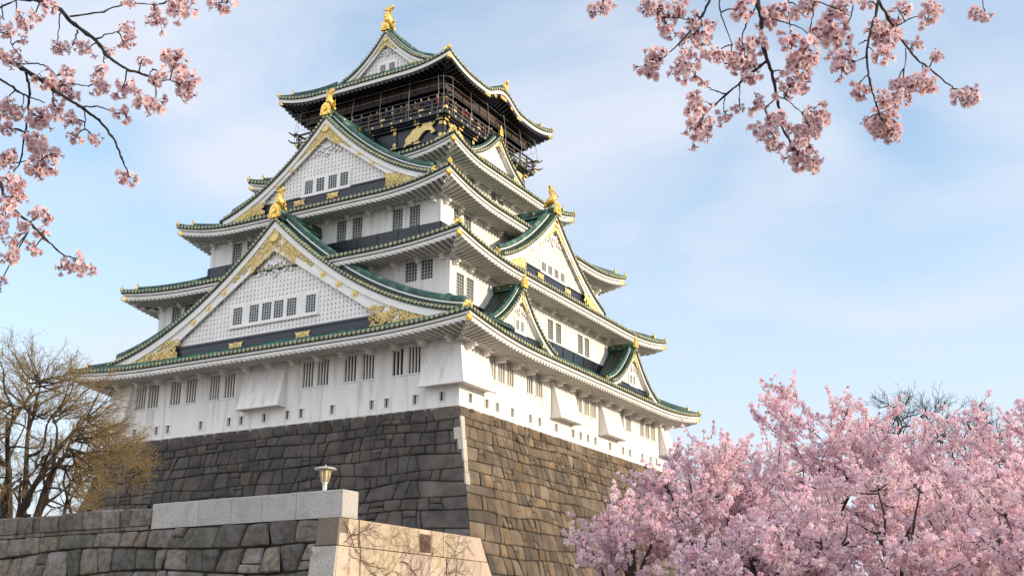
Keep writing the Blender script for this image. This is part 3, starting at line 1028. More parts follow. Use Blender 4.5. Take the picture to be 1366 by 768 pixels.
for sd_ in 'RW':
    gable(sd_, 0, 14.64, 9.3, 13.75, 20.1, .75, 18.8, 5.7, 14.45, 8.2,
          wins=[(-2.2, -1.4, 14.55, 15.3), (-1.05, -.25, 14.55, 15.3), (.1, .9, 14.55, 15.3), (1.25, 2.05, 14.55, 15.3)], ros=2, sc=.8, lattice='vert', fish_h=1.7, band_plates=(-2.5, 2.5), plate=(.9, 1.1), bandh=.9)
    for yc in (-10.45, 10.45):
        gable(sd_, yc, 17.1, 5.3, 6.25, 10.25, .70, 9.25, 3.4, 6.85, 13.9,
              wins=[(-.55, -.05, 7.0, 7.75), (.15, .65, 7.0, 7.75)], ros=1, sc=.55, lattice='vert', band_plates=(), plate=(.6, .85), bandh=.45)
    gable(sd_, 0, 8.95, 4.6, 25.55, 28.75, .42, 28.0, 3.0, 25.9, 7.0, ros=0, sc=.5, lattice='flat', plate=(.55, .8), bandh=.4)


# ---------------------------------------------------------------- top storey: black wall, deck, room, cage
HB_A, HB_B = 7.35, 7.25
bw = MB()
for side, half, dist in (('L', HB_A, HB_B), ('R', HB_B, HB_A), ('B', HB_A, HB_B), ('W', HB_B, HB_A)):
    F = frame(side)
    bw.box(F, -half, half, dist - .3, dist, 24.6, 28.0)
    for x in (-half + .2, -half * .66, -half * .33, 0, half * .33, half * .66, half - .2):
        bw.box(F, x - .2, x + .2, dist + .002, dist + .10, 24.9, 27.6)
    bw.box(F, -half - .1, half + .1, dist + .003, dist + .2, 25.95, 26.15)
    bw.box(F, -half - .2, half + .2, dist + .003, dist + .28, 27.72, 27.90)
    bw.box(F, -half - .35, half + .35, dist + .003, dist + .5, 27.901, 28.05)
bw_o = bw.build('lacquered_wall', M['navy'], KEEP)

deck = empty('observation_deck', (0, 0, 28.4), KEEP)
dm = MB()
DA, DB = 8.1, 8.0
def rel(F):
    H = lambda a, d, z: tuple(np.array(F(a, d, z)) - np.array((0, 0, 28.4)))
    H.n, H.t, H.side = F.n, F.t, F.side
    return H
IDN = lambda a, d, z: (a, d, z)
dm.hexa([(-DA, -DB, -.35), (DA, -DB, -.35), (DA, DB, -.35), (-DA, DB, -.35), (-DA, -DB, 0), (DA, -DB, 0), (DA, DB, 0), (-DA, DB, 0)])
dm.build('deck_floor', M['navy'], deck)
rl = MB()
def GP(name, fn):
    q = MB(); fn(q); q.build(name, M['palegold'], deck)
for side, half, dist in (('L', DA, DB), ('R', DB, DA), ('B', DA, DB), ('W', DB, DA)):
    F = rel(frame(side))
    for z, h, w in ((28.62, .12, .12), (29.02, .08, .08), (29.42, .14, .16)):
        ext = .45 if z > 29.2 else .2
        rl.box(F, -half - ext, half + ext, dist - .06 - w / 2, dist - .06 + w / 2, z, z + h)
    k = 12
    for i in range(k + 1):
        x = -half + .1 + (2 * half - .2) * i / k
        rl.box(F, x - .06, x + .06, dist - .13, dist + .005, 28.4, 29.421)
    if side in 'BW': continue
    for i in range(16):
        x = -half + .5 + (2 * half - 1.0) * i / 15
        GP('rail_knob', lambda gf: gf.box(F, x - .08, x + .08, dist + .003, dist + .09, 28.12, 28.29))
        if i % 4 == 1:
            GP('rail_plate', lambda gf: gf.box(F, x - .24, x + .24, dist + .004, dist + .05, 28.68, 28.82))
    D2 = dist - (DB - HB_B)
    for x in (-half * .89, -half * .60, -half * .3, 0, half * .3, half * .6, half * .89):
        GP('beam_plate', lambda gf: gf.box(F, x - .30, x + .30, D2 + .285, D2 + .34, 27.73, 27.88))
        GP('post_plate', lambda gf: gf.box(F, x - .16, x + .16, D2 + .104, D2 + .15, 27.36, 27.68))
        GP('beam_boss', lambda gf: gf.disc(F(x, D2 + .50, 27.98), F.n, .10, .08, 0, 8))
        GP('foot_plate', lambda gf: gf.box(F, x - .3, x + .3, D2 + .204, D2 + .25, 25.98, 26.12))
        GP('post_boss', lambda gf: gf.disc(F(x, D2 + .1, 26.4), F.n, .2, .05, 0, 6))
    for s in (-1, 1):
        GP('corner_cap', lambda gf: gf.box(F, s * half - .16, s * half + .16, dist - .1, dist + .14, 28.36, 28.62))
        GP('corner_cap', lambda gf: gf.box(F, s * half - .14, s * half + .14, dist - .05, dist + .12, 29.3, 29.58))
rl.build('railing', M['rail'], deck)
for sx in (-1, 1):
    for sy in (-1, 1):
        q = MB()
        d2 = np.array((sx, sy, 0)) / math.sqrt(2)
        for z in (29.5, 28.7):
            p = np.array((sx * (DA + .1), sy * (DB + .1), z - 28.4))
            q.tube([p, p + d2 * .35, p + d2 * .7 + (0, 0, .22)], [.09, .09, .05], 6)
        q.build('rail_horn', M['rail'], deck)

rm = MB(); HA, HBb = 6.6, 6.5
for side, half, dist in (('L', HA, HBb), ('R', HBb, HA), ('B', HA, HBb), ('W', HBb, HA)):
    F = frame(side)
    rm.box(F, -half, half, dist - .2, dist, 28.4, 29.3, 0)
    rm.box(F, -half, half, dist - .5, dist - .3, 29.3, 30.7, 1)
    hs_ = half + .95
    rm.box(F, -hs_, hs_, dist + .90, dist + .95, 30.75, 32.2, 0)
    for i in range(11):
        x = -hs_ + .06 + (2 * hs_ - .12) * i / 10
        rm.box(F, x - .05, x + .05, dist + .951, dist + 1.0, 30.7, 32.2, 2)
    rm.box(F, -hs_, hs_, dist + .88, dist + 1.02, 30.62, 30.749, 2)
    k = 9
    for i in range(k + 1):
        x = -half + .14 + (2 * half - .28) * i / k
        rm.box(F, x - .13, x + .13, dist + .002, dist + .10, 28.4, 32.2, 2)
    for z in (29.3, 30.4):
        rm.box(F, -half, half, dist + .003, dist + .07, z, z + .14, 2)
rm_o = rm.build('top_room_wall', [M['brown'], M['dark'], M['black']], KEEP)

cage = empty('safety_cage', (0, 0, 28.0), KEEP)
cw_ = MB(); CA, CB, CR = 8.35, 8.25, .9
def cpos(s, off):
    "rounded square path, s in 0..1"
    a, b = CA + off, CB + off
    pts = []
    segs = [(-a + CR, -b, a - CR, -b), (a, -b + CR, a, b - CR), (a - CR, b, -a + CR, b), (-a, b - CR, -a, -b + CR)]
    cen = [(a - CR, -b + CR, -90), (a - CR, b - CR, 0), (-a + CR, b - CR, 90), (-a + CR, -b + CR, 180)]
    out = []
    for (x0, y0, x1, y1), (cx, cy, a0) in zip(segs, cen):
        for i in range(11):
            out.append((x0 + (x1 - x0) * i / 10, y0 + (y1 - y0) * i / 10))
        for i in range(1, 3):
            t = R_(a0 + 30 * i); out.append((cx + CR * math.cos(t), cy + CR * math.sin(t)))
    return out
prof = [(0.0, -.10), (.7, .20), (1.6, .26), (2.6, .16), (3.4, .06), (4.15, .0)]
cols = [cpos(0, o) for z, o in prof]
for i in range(len(cols[0])):
    if i % 13 in (0, 2, 4, 6, 8, 10, 11):
        cw_.tube([(cols[j][i][0], cols[j][i][1], prof[j][0]) for j in range(len(prof))], .016, 4, cap=False)
for j in (2, 3, 4):
    ring_ = [(x, y, prof[j][0]) for x, y in cols[j]]
    cw_.tube(ring_ + [ring_[0]], .013, 4, cap=False)
cw_.build('cage_wires', M['wire'], cage)

# gilt tigers on the lacquered wall
TIG = [(95, 690), (118, 655), (128, 640), (122, 605), (140, 575), (175, 550), (205, 525), (230, 490), (285, 478), (335, 488), (372, 458), (357, 432), (372, 428), (395, 436), (450, 415), (485, 420), (505, 455), (515, 470), (530, 450), (527, 425), (505, 420), (478, 428), (470, 415), (500, 405), (535, 412), (548, 435), (540, 465), (515, 485), (500, 490), (520, 525), (550, 560), (540, 582), (495, 592), (483, 580), (508, 565), (470, 542), (420, 535), (375, 560), (345, 590), (320, 618), (280, 648), (255, 655), (235, 640), (205, 668), (150, 672), (118, 690)]


def tiger(F, x0, z0, s, flip, dist):
    from mathutils.geometry import tessellate_polygon
    P = [((x - 320) / 226.0 * s * flip + x0, (545 - y) / 226.0 * s * 1.02 + z0 - (x - 320) / 226.0 * s * -.0) for x, y in TIG]
    tri = tessellate_polygon([[Vector((p[0], p[1], 0)) for p in P]])
    k = len(P); mb = MB()
    cx = sum(p[0] for p in P) / k; cz = sum(p[1] for p in P) / k
    fr = [F(cx + (p[0] - cx) * .97, dist + .16, cz + (p[1] - cz) * .97) for p in P]; bk = [F(p[0], dist + .01, p[1]) for p in P]
    mb.add(fr + bk, [tuple(t) for t in tri] + [(i, (i + 1) % k, k + (i + 1) % k, k + i) for i in range(k)])
    mb.build('tiger_relief', M['palegold'], KEEP)


tiger(FL, 5.05, 26.98, 1.66, 1, HB_B + .1)
tiger(FL, -5.05, 26.98, 1.66, -1, HB_B + .1)
tiger(FR, -5.05, 26.98, 1.66, -1, HB_A + .1)
tiger(FR, 5.05, 26.98, 1.66, 1, HB_A + .1)

# curved gable ridge on the top eaves
for F in (FR, FWs):
    kr = MB()
    kr.bar([F(0, n, 33.28 + .10 * (9.4 - n)) for n in (9.4, 8.4, 7.4, 6.2)], .45, .38, 0)
    kr.tube([F(0, n, 33.70 + .10 * (9.4 - n)) for n in (9.4, 8.4, 7.4, 6.2)], .2, 6, 0)
    kr.build('curved_gable_ridge', M['ridge'], KEEP)
    kp = MB()
    kp.disc(F(0, 9.4, 33.65), F.n, .42, .15, 0, 8, 1.1)
    kp.tube([F(0, 9.5, 33.9), F(0, 9.7, 34.2), F(0, 9.55, 34.4)], [.16, .12, .03], 6)
    for x, z, w in ((0, 32.35, .55), (-2.9, 31.55, .45), (2.9, 31.55, .45), (-1.5, 32.0, .2), (1.5, 32.0, .2)):
        kp.box(F, x - w, x + w, 9.18, 9.27, z - .02, z + .30)
    kp.build('curved_gable_ornament', M['gold'], KEEP)
    kc = MB()
    xs = np.linspace(-3.4, 3.4, 25)
    kc.grid([[F(x, 9.12, 31.55 - .12 + 1.0 * .5 * (1 + math.cos(math.pi * x / 3.4))) for x in xs], [F(x, 9.12, 31.72 + 1.08 * .5 * (1 + math.cos(math.pi * x / 3.4))) for x in xs]], 0, True)
    kc.build('curved_gable_board', M['black'], KEEP)


# ================================================================ dry stone walls
def stone_patch(mb, S, nrm, t0, t1, hb, quoins=None, wr=(.75, 1.5), gap=.035, bulge=.10, tint=None, m=0, arch_top=0.0, seed=0, lean=.16, flatq=True, skip=None):
    """courses of fitted stones. S(t,h)->point; t0(h), t1(h) side limits; hb(k,t)->height of course line k"""
    r = random.Random(seed)
    uu = (-1, -.88, -.45, .1, .55, .9, 1)
    k = 0
    while True:
        h0 = hb(k, 0)
        if h0 is None or hb(k + 1, 0) is None:
            break
        hm = (hb(k, 0) + hb(k + 1, 0)) / 2
        a, b = t0(hm), t1(hm)
        q0, q1 = quoins(k) if quoins else (0, 0)
        xs = [a]; isq = []
        if q0: xs.append(a + q0); isq.append(True)
        end = b - q1
        while xs[-1] < end - wr[0] * .7:
            w = r.uniform(*wr)
            if r.random() < .14: w *= 1.6
            if xs[-1] + w > end - wr[0] * .55: w = end - xs[-1]
            xs.append(xs[-1] + w); isq.append(False)
        if xs[-1] < end - 1e-6: xs.append(end); isq.append(False)
        if q1: xs.append(b); isq.append(True)
        tl = [r.uniform(-lean, lean) for _ in xs]
        for i in range(len(xs) - 1):
            q = isq[i]
            def side(j, h):
                f = (h - hm)
                if j == 0: return t0(h)
                if j == len(xs) - 1: return t1(h)
                return xs[j] + tl[j] * f + (0 if not (isq[j - 1] or isq[min(j, len(isq) - 1)]) else (t0(h) - a if j == 1 else t1(h) - b))
            split = (not q) and (xs[i + 1] - xs[i] < wr[1] * .85) and r.random() < .20
            sf = r.uniform(.34, .66)
            parts = [(0, sf), (sf, 1)] if split else [(0, 1)]
            for f0, f1 in parts:
                tn = tint(r, k, q, i) if tint else (1, 1, 1)
                if skip and skip(k, i): continue
                mb.col = tn
                bl = bulge * (r.uniform(.5, 1.35) if not q else .5)
                tx, ty = r.uniform(-.05, .05), r.uniform(-.05, .05)
                g = []
                for v in uu:
                    row = []
                    for u in uu:
                        u2 = u * (1 - .035 * v ** 4); v2 = v * (1 - .05 * u ** 4)
                        fv = f0 + (f1 - f0) * (v2 + 1) / 2
                        xa = side(i, hm); xb = side(i + 1, hm)
                        tt = xa + (xb - xa) * (u2 + 1) / 2
                        ha = hb(k, tt); hc = hb(k + 1, tt)
                        h = ha + (hc - ha) * fv
                        xa = side(i, h); xb = side(i + 1, h)
                        gl = 0 if i == 0 else gap / 2; gr = 0 if i == len(xs) - 2 else gap / 2
                        tt = xa + gl + (xb - xa - gl - gr) * (u2 + 1) / 2
                        hh = ha + gap / 2 + (hc - ha - gap) * fv
                        if arch_top and k == 0:
                            hh += arch_top * (u2 * u2) * (1 - fv) * (.6 + .4 * tn[0])
                        eu = u if not ((i == 0 and u < 0) or (i == len(xs) - 2 and u > 0)) else 0
                        d = bl * (1 - abs(eu) ** 5) * (1 - abs(v) ** 5) + (tx * u + ty * v) * (0 if q else 1) - .05 * (max(abs(eu), abs(v)) > .99)
                        if (i == 0 and u == -1) or (i == len(xs) - 2 and u == 1): d = .0 + bl * .3 * (1 - abs(v) ** 5) - .05 * (abs(v) > .99)
                        p = np.array(S(tt, hh)); row.append(p + nrm * d)
                    g.append(row)
                mb.grid(g, m, False, flip=True)
        k += 1
    mb.col = None


def courses(hs, amp, seed):
    r = random.Random(seed)
    cum = [0.0]
    for h in hs: cum.append(cum[-1] + h)
    ph = [[(r.uniform(.25, .9), r.uniform(0, 6.28), r.uniform(.4, 1)) for _ in range(3)] for _ in cum]
    def hb(k, t):
        if k >= len(cum): return None
        if k == 0: return 0.0
        return cum[k] + amp * sum(a * math.sin(f * t + p) for f, p, a in ph[k]) / 1.6
    return hb


BAT = lambda h: .25 * h + .0022 * h * h
base = empty('castle_stone_base', (0, 0, -16.8))
tag(base, 'tall sloping dry stone base carrying the white castle keep', 'stone base')
OB = np.array((0, 0, 16.8))
HS = [.95, .68, 1.0, .72, 1.08, .74, 1.1, .8, 1.25, .9, 1.3, 1.0, 1.4, 1.1, 1.4, 1.6]
sh_l, sh_r = [], []


def tintL(r, k, q, i):
    v = r.uniform(.72, 1.22)
    if q: v = r.uniform(1.15, 1.7)
    c = r.random()
    if c < .10: return (v * 1.10, v * .99, v * .91)
    if c < .22: return (v * .93, v * .96, v * 1.0)
    return (v, v * .98, v * .96)


def tintR(r, k, q, i):
    v = r.uniform(.6, 1.25)
    if k > 8: v *= .92
    c = r.random()
    if c < .15: return (v * .8, v * .82, v * .9)
    if c < .3: return (v * 1.12, v * 1.0, v * .85)
    return (v, v, v)


for side, A, B in (('L', A1, B1), ('R', B1, A1), ('B', A1, B1), ('W', B1, A1)):
    F = frame(side)
    Sf = lambda t, h, F=F, B=B: np.array(F(t, B + .12 + BAT(h), -h)) + OB
    hf = lambda h, A=A: A + .12 + BAT(h)
    nr = np.array((F.n[0], F.n[1], .28)); nr /= np.linalg.norm(nr)
    mb = MB(); mb.c = []
    odd = 0 if side in 'LB' else 1
    def quo(k, odd=odd):
        long = (k + odd) % 2 == 0
        if k >= 4: return ((3.6 if long else 1.9), (3.6 if long else 1.9))
        return ((2.2 if long else 1.25), (2.2 if long else 1.25)) if k == 0 else ((1.6, .95) if long else (1.0, .55))
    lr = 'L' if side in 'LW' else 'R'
    sd_n = {'L': 3, 'R': 5, 'B': 8, 'W': 9}[side]
    hs = HS if lr == 'L' else [h * .86 for h in HS] + [1.0, 1.2]
    hsn = []; c_ = 0
    for h in hs:
        if c_ + h > 16.75: break
        hsn.append(h); c_ += h
    hsn.append(16.8 - c_)
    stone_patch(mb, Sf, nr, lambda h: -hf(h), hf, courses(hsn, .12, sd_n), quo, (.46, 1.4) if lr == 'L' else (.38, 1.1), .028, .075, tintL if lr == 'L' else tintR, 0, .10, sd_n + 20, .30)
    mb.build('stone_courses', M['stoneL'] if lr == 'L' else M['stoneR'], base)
    bk = MB()
    hh_ = [0, .5, 2, 4, 6, 9, 12, 16.8]
    bk.grid([[Sf(-hf(h) + .03, h) - nr * .05, Sf(hf(h) - .03, h) - nr * .05] for h in hh_][:2], 1, False, flip=True)
    bk.grid([[Sf(-hf(h) + .03, h) - nr * .05, Sf(hf(h) - .03, h) - nr * .05] for h in hh_[1:]], 0, False, flip=True)
    bk.build('joint_backing', [M['joint'], M['mortar']], base)
tp = MB()
tp.box(lambda a, d, z: (a, d, z + 16.8), -A1 - .10, A1 + .10, -B1 - .10, B1 + .10, -.5, -.022)
tp.build('mortar_bed', M['mortar'], base)
# pale replacement quoins near the top of the facing corner
qb = MB(); qb.c = []
for h0, h1, la, lb in ((.80, 1.58, .10, .46), (1.60, 2.42, .62, .40), (2.44, 3.15, .38, .48), (3.17, 3.95, .12, .46), (3.97, 4.72, .05, .40), (4.74, 5.55, .10, .52)):
    qb.col = tuple(np.array((1.15, 1.10, 1.0)) * (1.0 if h0 < 3.5 else .78))
    rows = []
    for h in (h0, h1):
        d = .12 + BAT(h) + .085
        rows.append([(A1 + d - la, -B1 - d, -h + 16.8), (A1 + d, -B1 - d, -h + 16.8), (A1 + d, -B1 - d + lb, -h + 16.8)])
    qb.quad(rows[1][0], rows[1][1], rows[0][1], rows[0][0]); qb.quad(rows[1][1], rows[1][2], rows[0][2], rows[0][1])
    dd = np.array((-.2, .2, 0))
    ins = [[tuple(np.array(p) + dd) for p in r_] for r_ in rows]
    qb.quad(rows[0][0], rows[0][1], ins[0][1], ins[0][0]); qb.quad(rows[0][1], rows[0][2], ins[0][2], ins[0][1])
    qb.quad(rows[1][1], rows[1][0], ins[1][0], ins[1][1]); qb.quad(rows[1][2], rows[1][1], ins[1][1], ins[1][2])
    qb.quad(rows[0][0], ins[0][0], ins[1][0], rows[1][0]); qb.quad(rows[0][2], rows[1][2], ins[1][2], ins[0][2])
qb.col = None
qb.build('pale_quoin', M['granite'], base)

# ---------------------------------------------------------------- foreground wall
XC, YC, ZT, ZC = 40.39, -61.52, -11.90, -12.52
fw_ = empty('stone_wall', (XC, YC, -16.8))
tag(fw_, 'long grey dry stone wall with pale granite coping and a sunlit tan end, in front of the castle', 'stone wall')
OW = np.array((-XC, -YC, 16.8))
LW = 27.0
Sl = lambda t, h: np.array((XC - LW + t, YC - .03 - h * .13, ZC - h)) + OW
nL = np.array((0, -1, .13)); nL /= np.linalg.norm(nL)


def tintF(r, k, q, i):
    v = r.uniform(.55, 1.35); c = r.random()
    if c < .2: return (v * 1.04, v * .97, v * .88)
    if c < .35: return (v * .92, v * .97, v)
    if c < .48: return (v * .85, v * .90, v * .78)
    return (v, v, v)


mb = MB()
cF = courses([.50, .58, .52, .66, .60, .70, .72], .12, 41)
stone_patch(mb, Sl, nL, lambda h: 0.0, lambda h: LW - .62 if h < 5 else LW - .62, cF, None, (.34, .86), .022, .04, tintF, 0, 0, 77, .34)
# squared corner stones, alternately long and short
mb.build('wall_stones', M['fgstone'], fw_)
mq = MB()
hq = 0.0
for j, (hh, la) in enumerate(((.62, .0), (.74, .72), (.74, .5), (.74, .72), (.74, .5), (.70, .72))):
    if la == 0: la = .62
    mq.col = (1.0, .97, .92) if j else (.42, .36, .28)
    h0, h1 = hq + .012, hq + hh - .012; hq += hh
    P = lambda x, h, off: tuple(np.array((XC + h * .02 - x, YC - .03 - h * .13 - off, ZC - h)) + OW)
    g = [[P(la - .02, h, .04), P(.0, h, .05)] for h in (h0, (h0 + h1) / 2, h1)]
    mq.grid(g, 0, False, flip=True)
    mq.quad(P(la - .02, h0, .04), P(la - .02, h0, -.3), P(0, h0, -.3), P(0, h0, .05))
    mq.quad(P(la - .02, h1, .04), P(0, h1, .05), P(0, h1, -.3), P(la - .02, h1, -.3))
    mq.quad(P(la - .02, h0, .04), P(la - .02, h1, .04), P(la - .02, h1, -.3), P(la - .02, h0, -.3))
    mq.quad(P(0, h0, .05), P(0, h0, -.3), P(0, h1, -.3), P(0, h1, .05))
mq.col = None
mq.build('corner_stone', M['granite'], fw_)
bk = MB()
bk.quad(Sl(0, 4.3) - nL * .06, Sl(LW - .05, 4.3) - nL * .06, Sl(LW - .05, 0) - nL * .06, Sl(0, 0) - nL * .06)
W0 = lambda x, y, z: tuple(np.array((x, y, z)) + OW)
bk.hexa([W0(XC - LW, YC + .12, -16.8), W0(XC - .1, YC + .12, -16.8), W0(XC - .1, YC + 5.4, -16.8), W0(XC - LW, YC + 5.4, -16.8),
         W0(XC - LW, YC + .12, ZC - .02), W0(XC - .1, YC + .12, ZC - .02), W0(XC - .1, YC + 5.4, ZC - .02), W0(XC - LW, YC + 5.4, ZC - .02)])
bk.build('wall_core', M['joint'], fw_)
# coping of pale granite blocks, then rougher merlon stones
x_r = XC
for wdt in (1.33, 1.02, .95, 1.05, 1.55):
    cb = MB(); cb.col = tuple(np.array((1, .99, .98)) * rng.uniform(.9, 1.08))
    x0, x1 = x_r - wdt + .012, x_r
    y0, y1 = YC, YC + .58
    b = .02
    lo = [(x0, y0), (x1, y0), (x1, y1), (x0, y1)]
    V = [W0(x, y, ZC + .006) for x, y in lo] + [W0(x, y, ZT - b) for x, y in lo] + [W0(x + (b if x == x0 else -b), y + (b if y == y0 else -b), ZT) for x, y in lo]
    cb.add(V, [(3, 2, 1, 0), (0, 1, 5, 4), (1, 2, 6, 5), (2, 3, 7, 6), (3, 0, 4, 7), (4, 5, 9, 8), (5, 6, 10, 9), (6, 7, 11, 10), (7, 4, 8, 11), (8, 9, 10, 11)])
    cb.col = None
    cb.build('coping_block', M['granite'], fw_)
    x_r -= wdt
rr = random.Random(5)
XM = x_r
while x_r > XC - LW + .2:
    wdt = rr.choice((.72, .66, .40, .30, .58, .36, .30)) if x_r < XM - .1 else .70
    cb = MB(); v = rr.uniform(.65, 1.2); cb.col = (v, v * .98, v * .95)
    x0, x1 = x_r - wdt + .02, x_r - .005
    y0, y1 = YC - .01 - rr.uniform(0, .04), YC + .55
    zt = ZT - .05 - rr.uniform(0, .06); ins = rr.uniform(.02, .05)
    lo = [(x0, y0), (x1, y0), (x1, y1), (x0, y1)]
    tl_ = rr.uniform(-.05, .05)
    V = [W0(x, y, ZC + .10) for x, y in lo] + [W0(x + tl_ * .5, y - .015, (ZC + zt) / 2) for x, y in lo] + [W0(x + tl_, y, zt - .05) for x, y in lo] + [W0(x + tl_ + (ins if x == x0 else -ins), y + (.04 if y == y0 else -.04), zt + rr.uniform(-.01, .01)) for x, y in lo]
    fs = [(3, 2, 1, 0), (12, 13, 14, 15)]
    for a in (0, 4, 8):
        fs += [(a + i, a + (i + 1) % 4, a + 4 + (i + 1) % 4, a + 4 + i) for i in range(4)]
    cb.add(V, fs); cb.col = None
    cb.build('merlon_stone', M['fgstone'], fw_)
    x_r -= wdt
# thin levelling course under the merlons
tb = MB()
x = XC - LW
while x < XM - .1:
    wdt = rr.uniform(.28, .55); v = rr.uniform(.6, 1.15); tb.col = (v, v * .98, v * .94)
    x1 = min(x + wdt, XM - .05)
    tb.hexa([W0(x, YC - .03, ZC - .005), W0(x1 - .02, YC - .03, ZC - .005), W0(x1 - .02, YC + .4, ZC - .005), W0(x, YC + .4, ZC - .005),
             W0(x, YC - .02, ZC + .085), W0(x1 - .02, YC - .02, ZC + .085), W0(x1 - .02, YC + .4, ZC + .085), W0(x, YC + .4, ZC + .085)])
    x = x1
tb.col = None
tb.build('levelling_stones', M['fgstone'], fw_)
# tan cones between merlons, coloured as sunlit stone backs seen through gaps
for px, r in ((38, .085), (120, .07), (199, .055)):
    d = ray(px, 692); s = (YC + .10 - CAM[1]) / d[1]; c = CAM + d * s
    mbm = MB()
    zt = ZT - .03
    mbm.tube([W0(c[0], YC + .06, zt - .16), W0(c[0], YC + .06, zt - .03), W0(c[0], YC + .06, zt + .02)], [r * .35, r, r * .95], 8)
    mbm.build('sunlit_gap_cone', M['tan'], fw_)

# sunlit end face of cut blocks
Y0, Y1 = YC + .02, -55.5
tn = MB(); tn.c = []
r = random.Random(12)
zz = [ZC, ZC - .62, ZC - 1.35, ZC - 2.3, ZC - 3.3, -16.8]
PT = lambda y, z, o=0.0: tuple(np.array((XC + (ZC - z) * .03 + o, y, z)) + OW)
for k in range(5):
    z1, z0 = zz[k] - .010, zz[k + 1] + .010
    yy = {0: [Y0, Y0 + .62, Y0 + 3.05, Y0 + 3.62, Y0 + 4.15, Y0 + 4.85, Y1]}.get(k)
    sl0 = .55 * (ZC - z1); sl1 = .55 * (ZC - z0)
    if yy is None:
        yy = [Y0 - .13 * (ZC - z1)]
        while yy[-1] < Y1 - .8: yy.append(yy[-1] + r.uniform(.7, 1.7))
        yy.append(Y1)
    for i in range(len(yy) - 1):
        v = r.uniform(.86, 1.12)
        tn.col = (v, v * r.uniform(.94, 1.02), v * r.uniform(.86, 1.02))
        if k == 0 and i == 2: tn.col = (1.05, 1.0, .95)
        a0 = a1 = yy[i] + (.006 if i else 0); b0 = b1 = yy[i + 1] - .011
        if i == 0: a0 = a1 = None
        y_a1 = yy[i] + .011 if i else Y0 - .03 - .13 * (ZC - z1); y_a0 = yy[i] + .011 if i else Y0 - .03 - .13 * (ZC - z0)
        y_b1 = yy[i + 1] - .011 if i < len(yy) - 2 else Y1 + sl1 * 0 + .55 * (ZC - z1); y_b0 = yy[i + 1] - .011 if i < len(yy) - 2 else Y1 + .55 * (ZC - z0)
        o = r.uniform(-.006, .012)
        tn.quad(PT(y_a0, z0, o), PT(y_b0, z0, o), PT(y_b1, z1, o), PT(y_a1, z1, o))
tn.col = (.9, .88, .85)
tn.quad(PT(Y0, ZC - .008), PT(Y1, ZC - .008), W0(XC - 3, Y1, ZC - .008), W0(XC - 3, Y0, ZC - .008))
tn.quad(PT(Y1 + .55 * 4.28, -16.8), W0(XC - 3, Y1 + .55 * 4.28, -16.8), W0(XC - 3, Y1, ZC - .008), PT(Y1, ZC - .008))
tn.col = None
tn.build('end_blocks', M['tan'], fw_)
tj = MB()
tj.quad(PT(Y0 - .6, -16.8, -.02), PT(Y1 + 2.2, -16.8, -.02), PT(Y1, ZC - .01, -.02), PT(Y0, ZC - .01, -.02))
tj.build('end_joints', M['oldbark'], fw_)
pb = MB(); pb.col = (.75, .55, .45)
pb.hexa([PT(Y0 + 3.08, zz[0] - .56, 0), PT(Y0 + 3.56, zz[0] - .56, 0), PT(Y0 + 3.56, zz[0] - .56, .018), PT(Y0 + 3.08, zz[0] - .56, .018),
         PT(Y0 + 3.08, zz[0] - .12, 0), PT(Y0 + 3.56, zz[0] - .12, 0), PT(Y0 + 3.56, zz[0] - .12, .018), PT(Y0 + 3.08, zz[0] - .12, .018)])
pb.col = None
pb.build('dark_patch_block', M['fgstone'], fw_)

# creeper on the sunlit end
vm = MB()
rv = random.Random(21)


def vine(y, z, a, L, r, lv):
    path = []
    n = max(3, int(L / .09))
    for i in range(n):
        path.append((XC + (ZC - z) * .03 + .022 + r, y, z))
        a += rv.uniform(-.35, .35)
        a += .06 * math.sin(i * .9)
        y += math.cos(a) * L / n; z += math.sin(a) * L / n
        if y > Y1 + .1 or z > ZC - .01 or y < Y0 - .05: break
        if lv < 3 and rv.random() < (.30 if lv else .5):
            vine(y, z, a + rv.choice((-1, 1)) * rv.uniform(.4, 1.2), L * rv.uniform(.22, .48), r * .50, lv + 1)
    if len(path) > 1:
        vm.tube(path, [.72 * r * (1 - .6 * i / len(path)) for i in range(len(path))], 4, cap=False)


for (y, z, a, L, r_) in ((Y0 + .02, ZC - .10, -.55, 3.2, .016), (Y0 + .05, ZC - .55, .18, 2.6, .012), (Y0 + 2.2, ZC - .85, -.12, 3.6, .014), (Y0 + .2, ZC - .75, -.8, 2.0, .008), (Y0 + 5.6, ZC - .5, 2.9, 2.6, .010), (Y0 + 4.2, ZC - .2, -.9, 2.2, .010), (Y0 + 4.4, ZC - 1.3, 1.2, 1.2, .010), (Y0 + .9, ZC - .12, -.2, 2.2, .006), (Y0 + 1.0, ZC - 1.2, .4, 2.5, .006), *[(Y0 + .3 + .5 * q, ZC - .08 - .11 * (q % 4), -.3 + .2 * (q % 3), 2.2, .0042) for q in range(9)]):
    vine(y, z, a, L, r_, 0)
tag(vm.build('creeper', M['vine']), 'leafless brown creeper clinging to the sunlit tan end of the foreground wall', 'creeper')

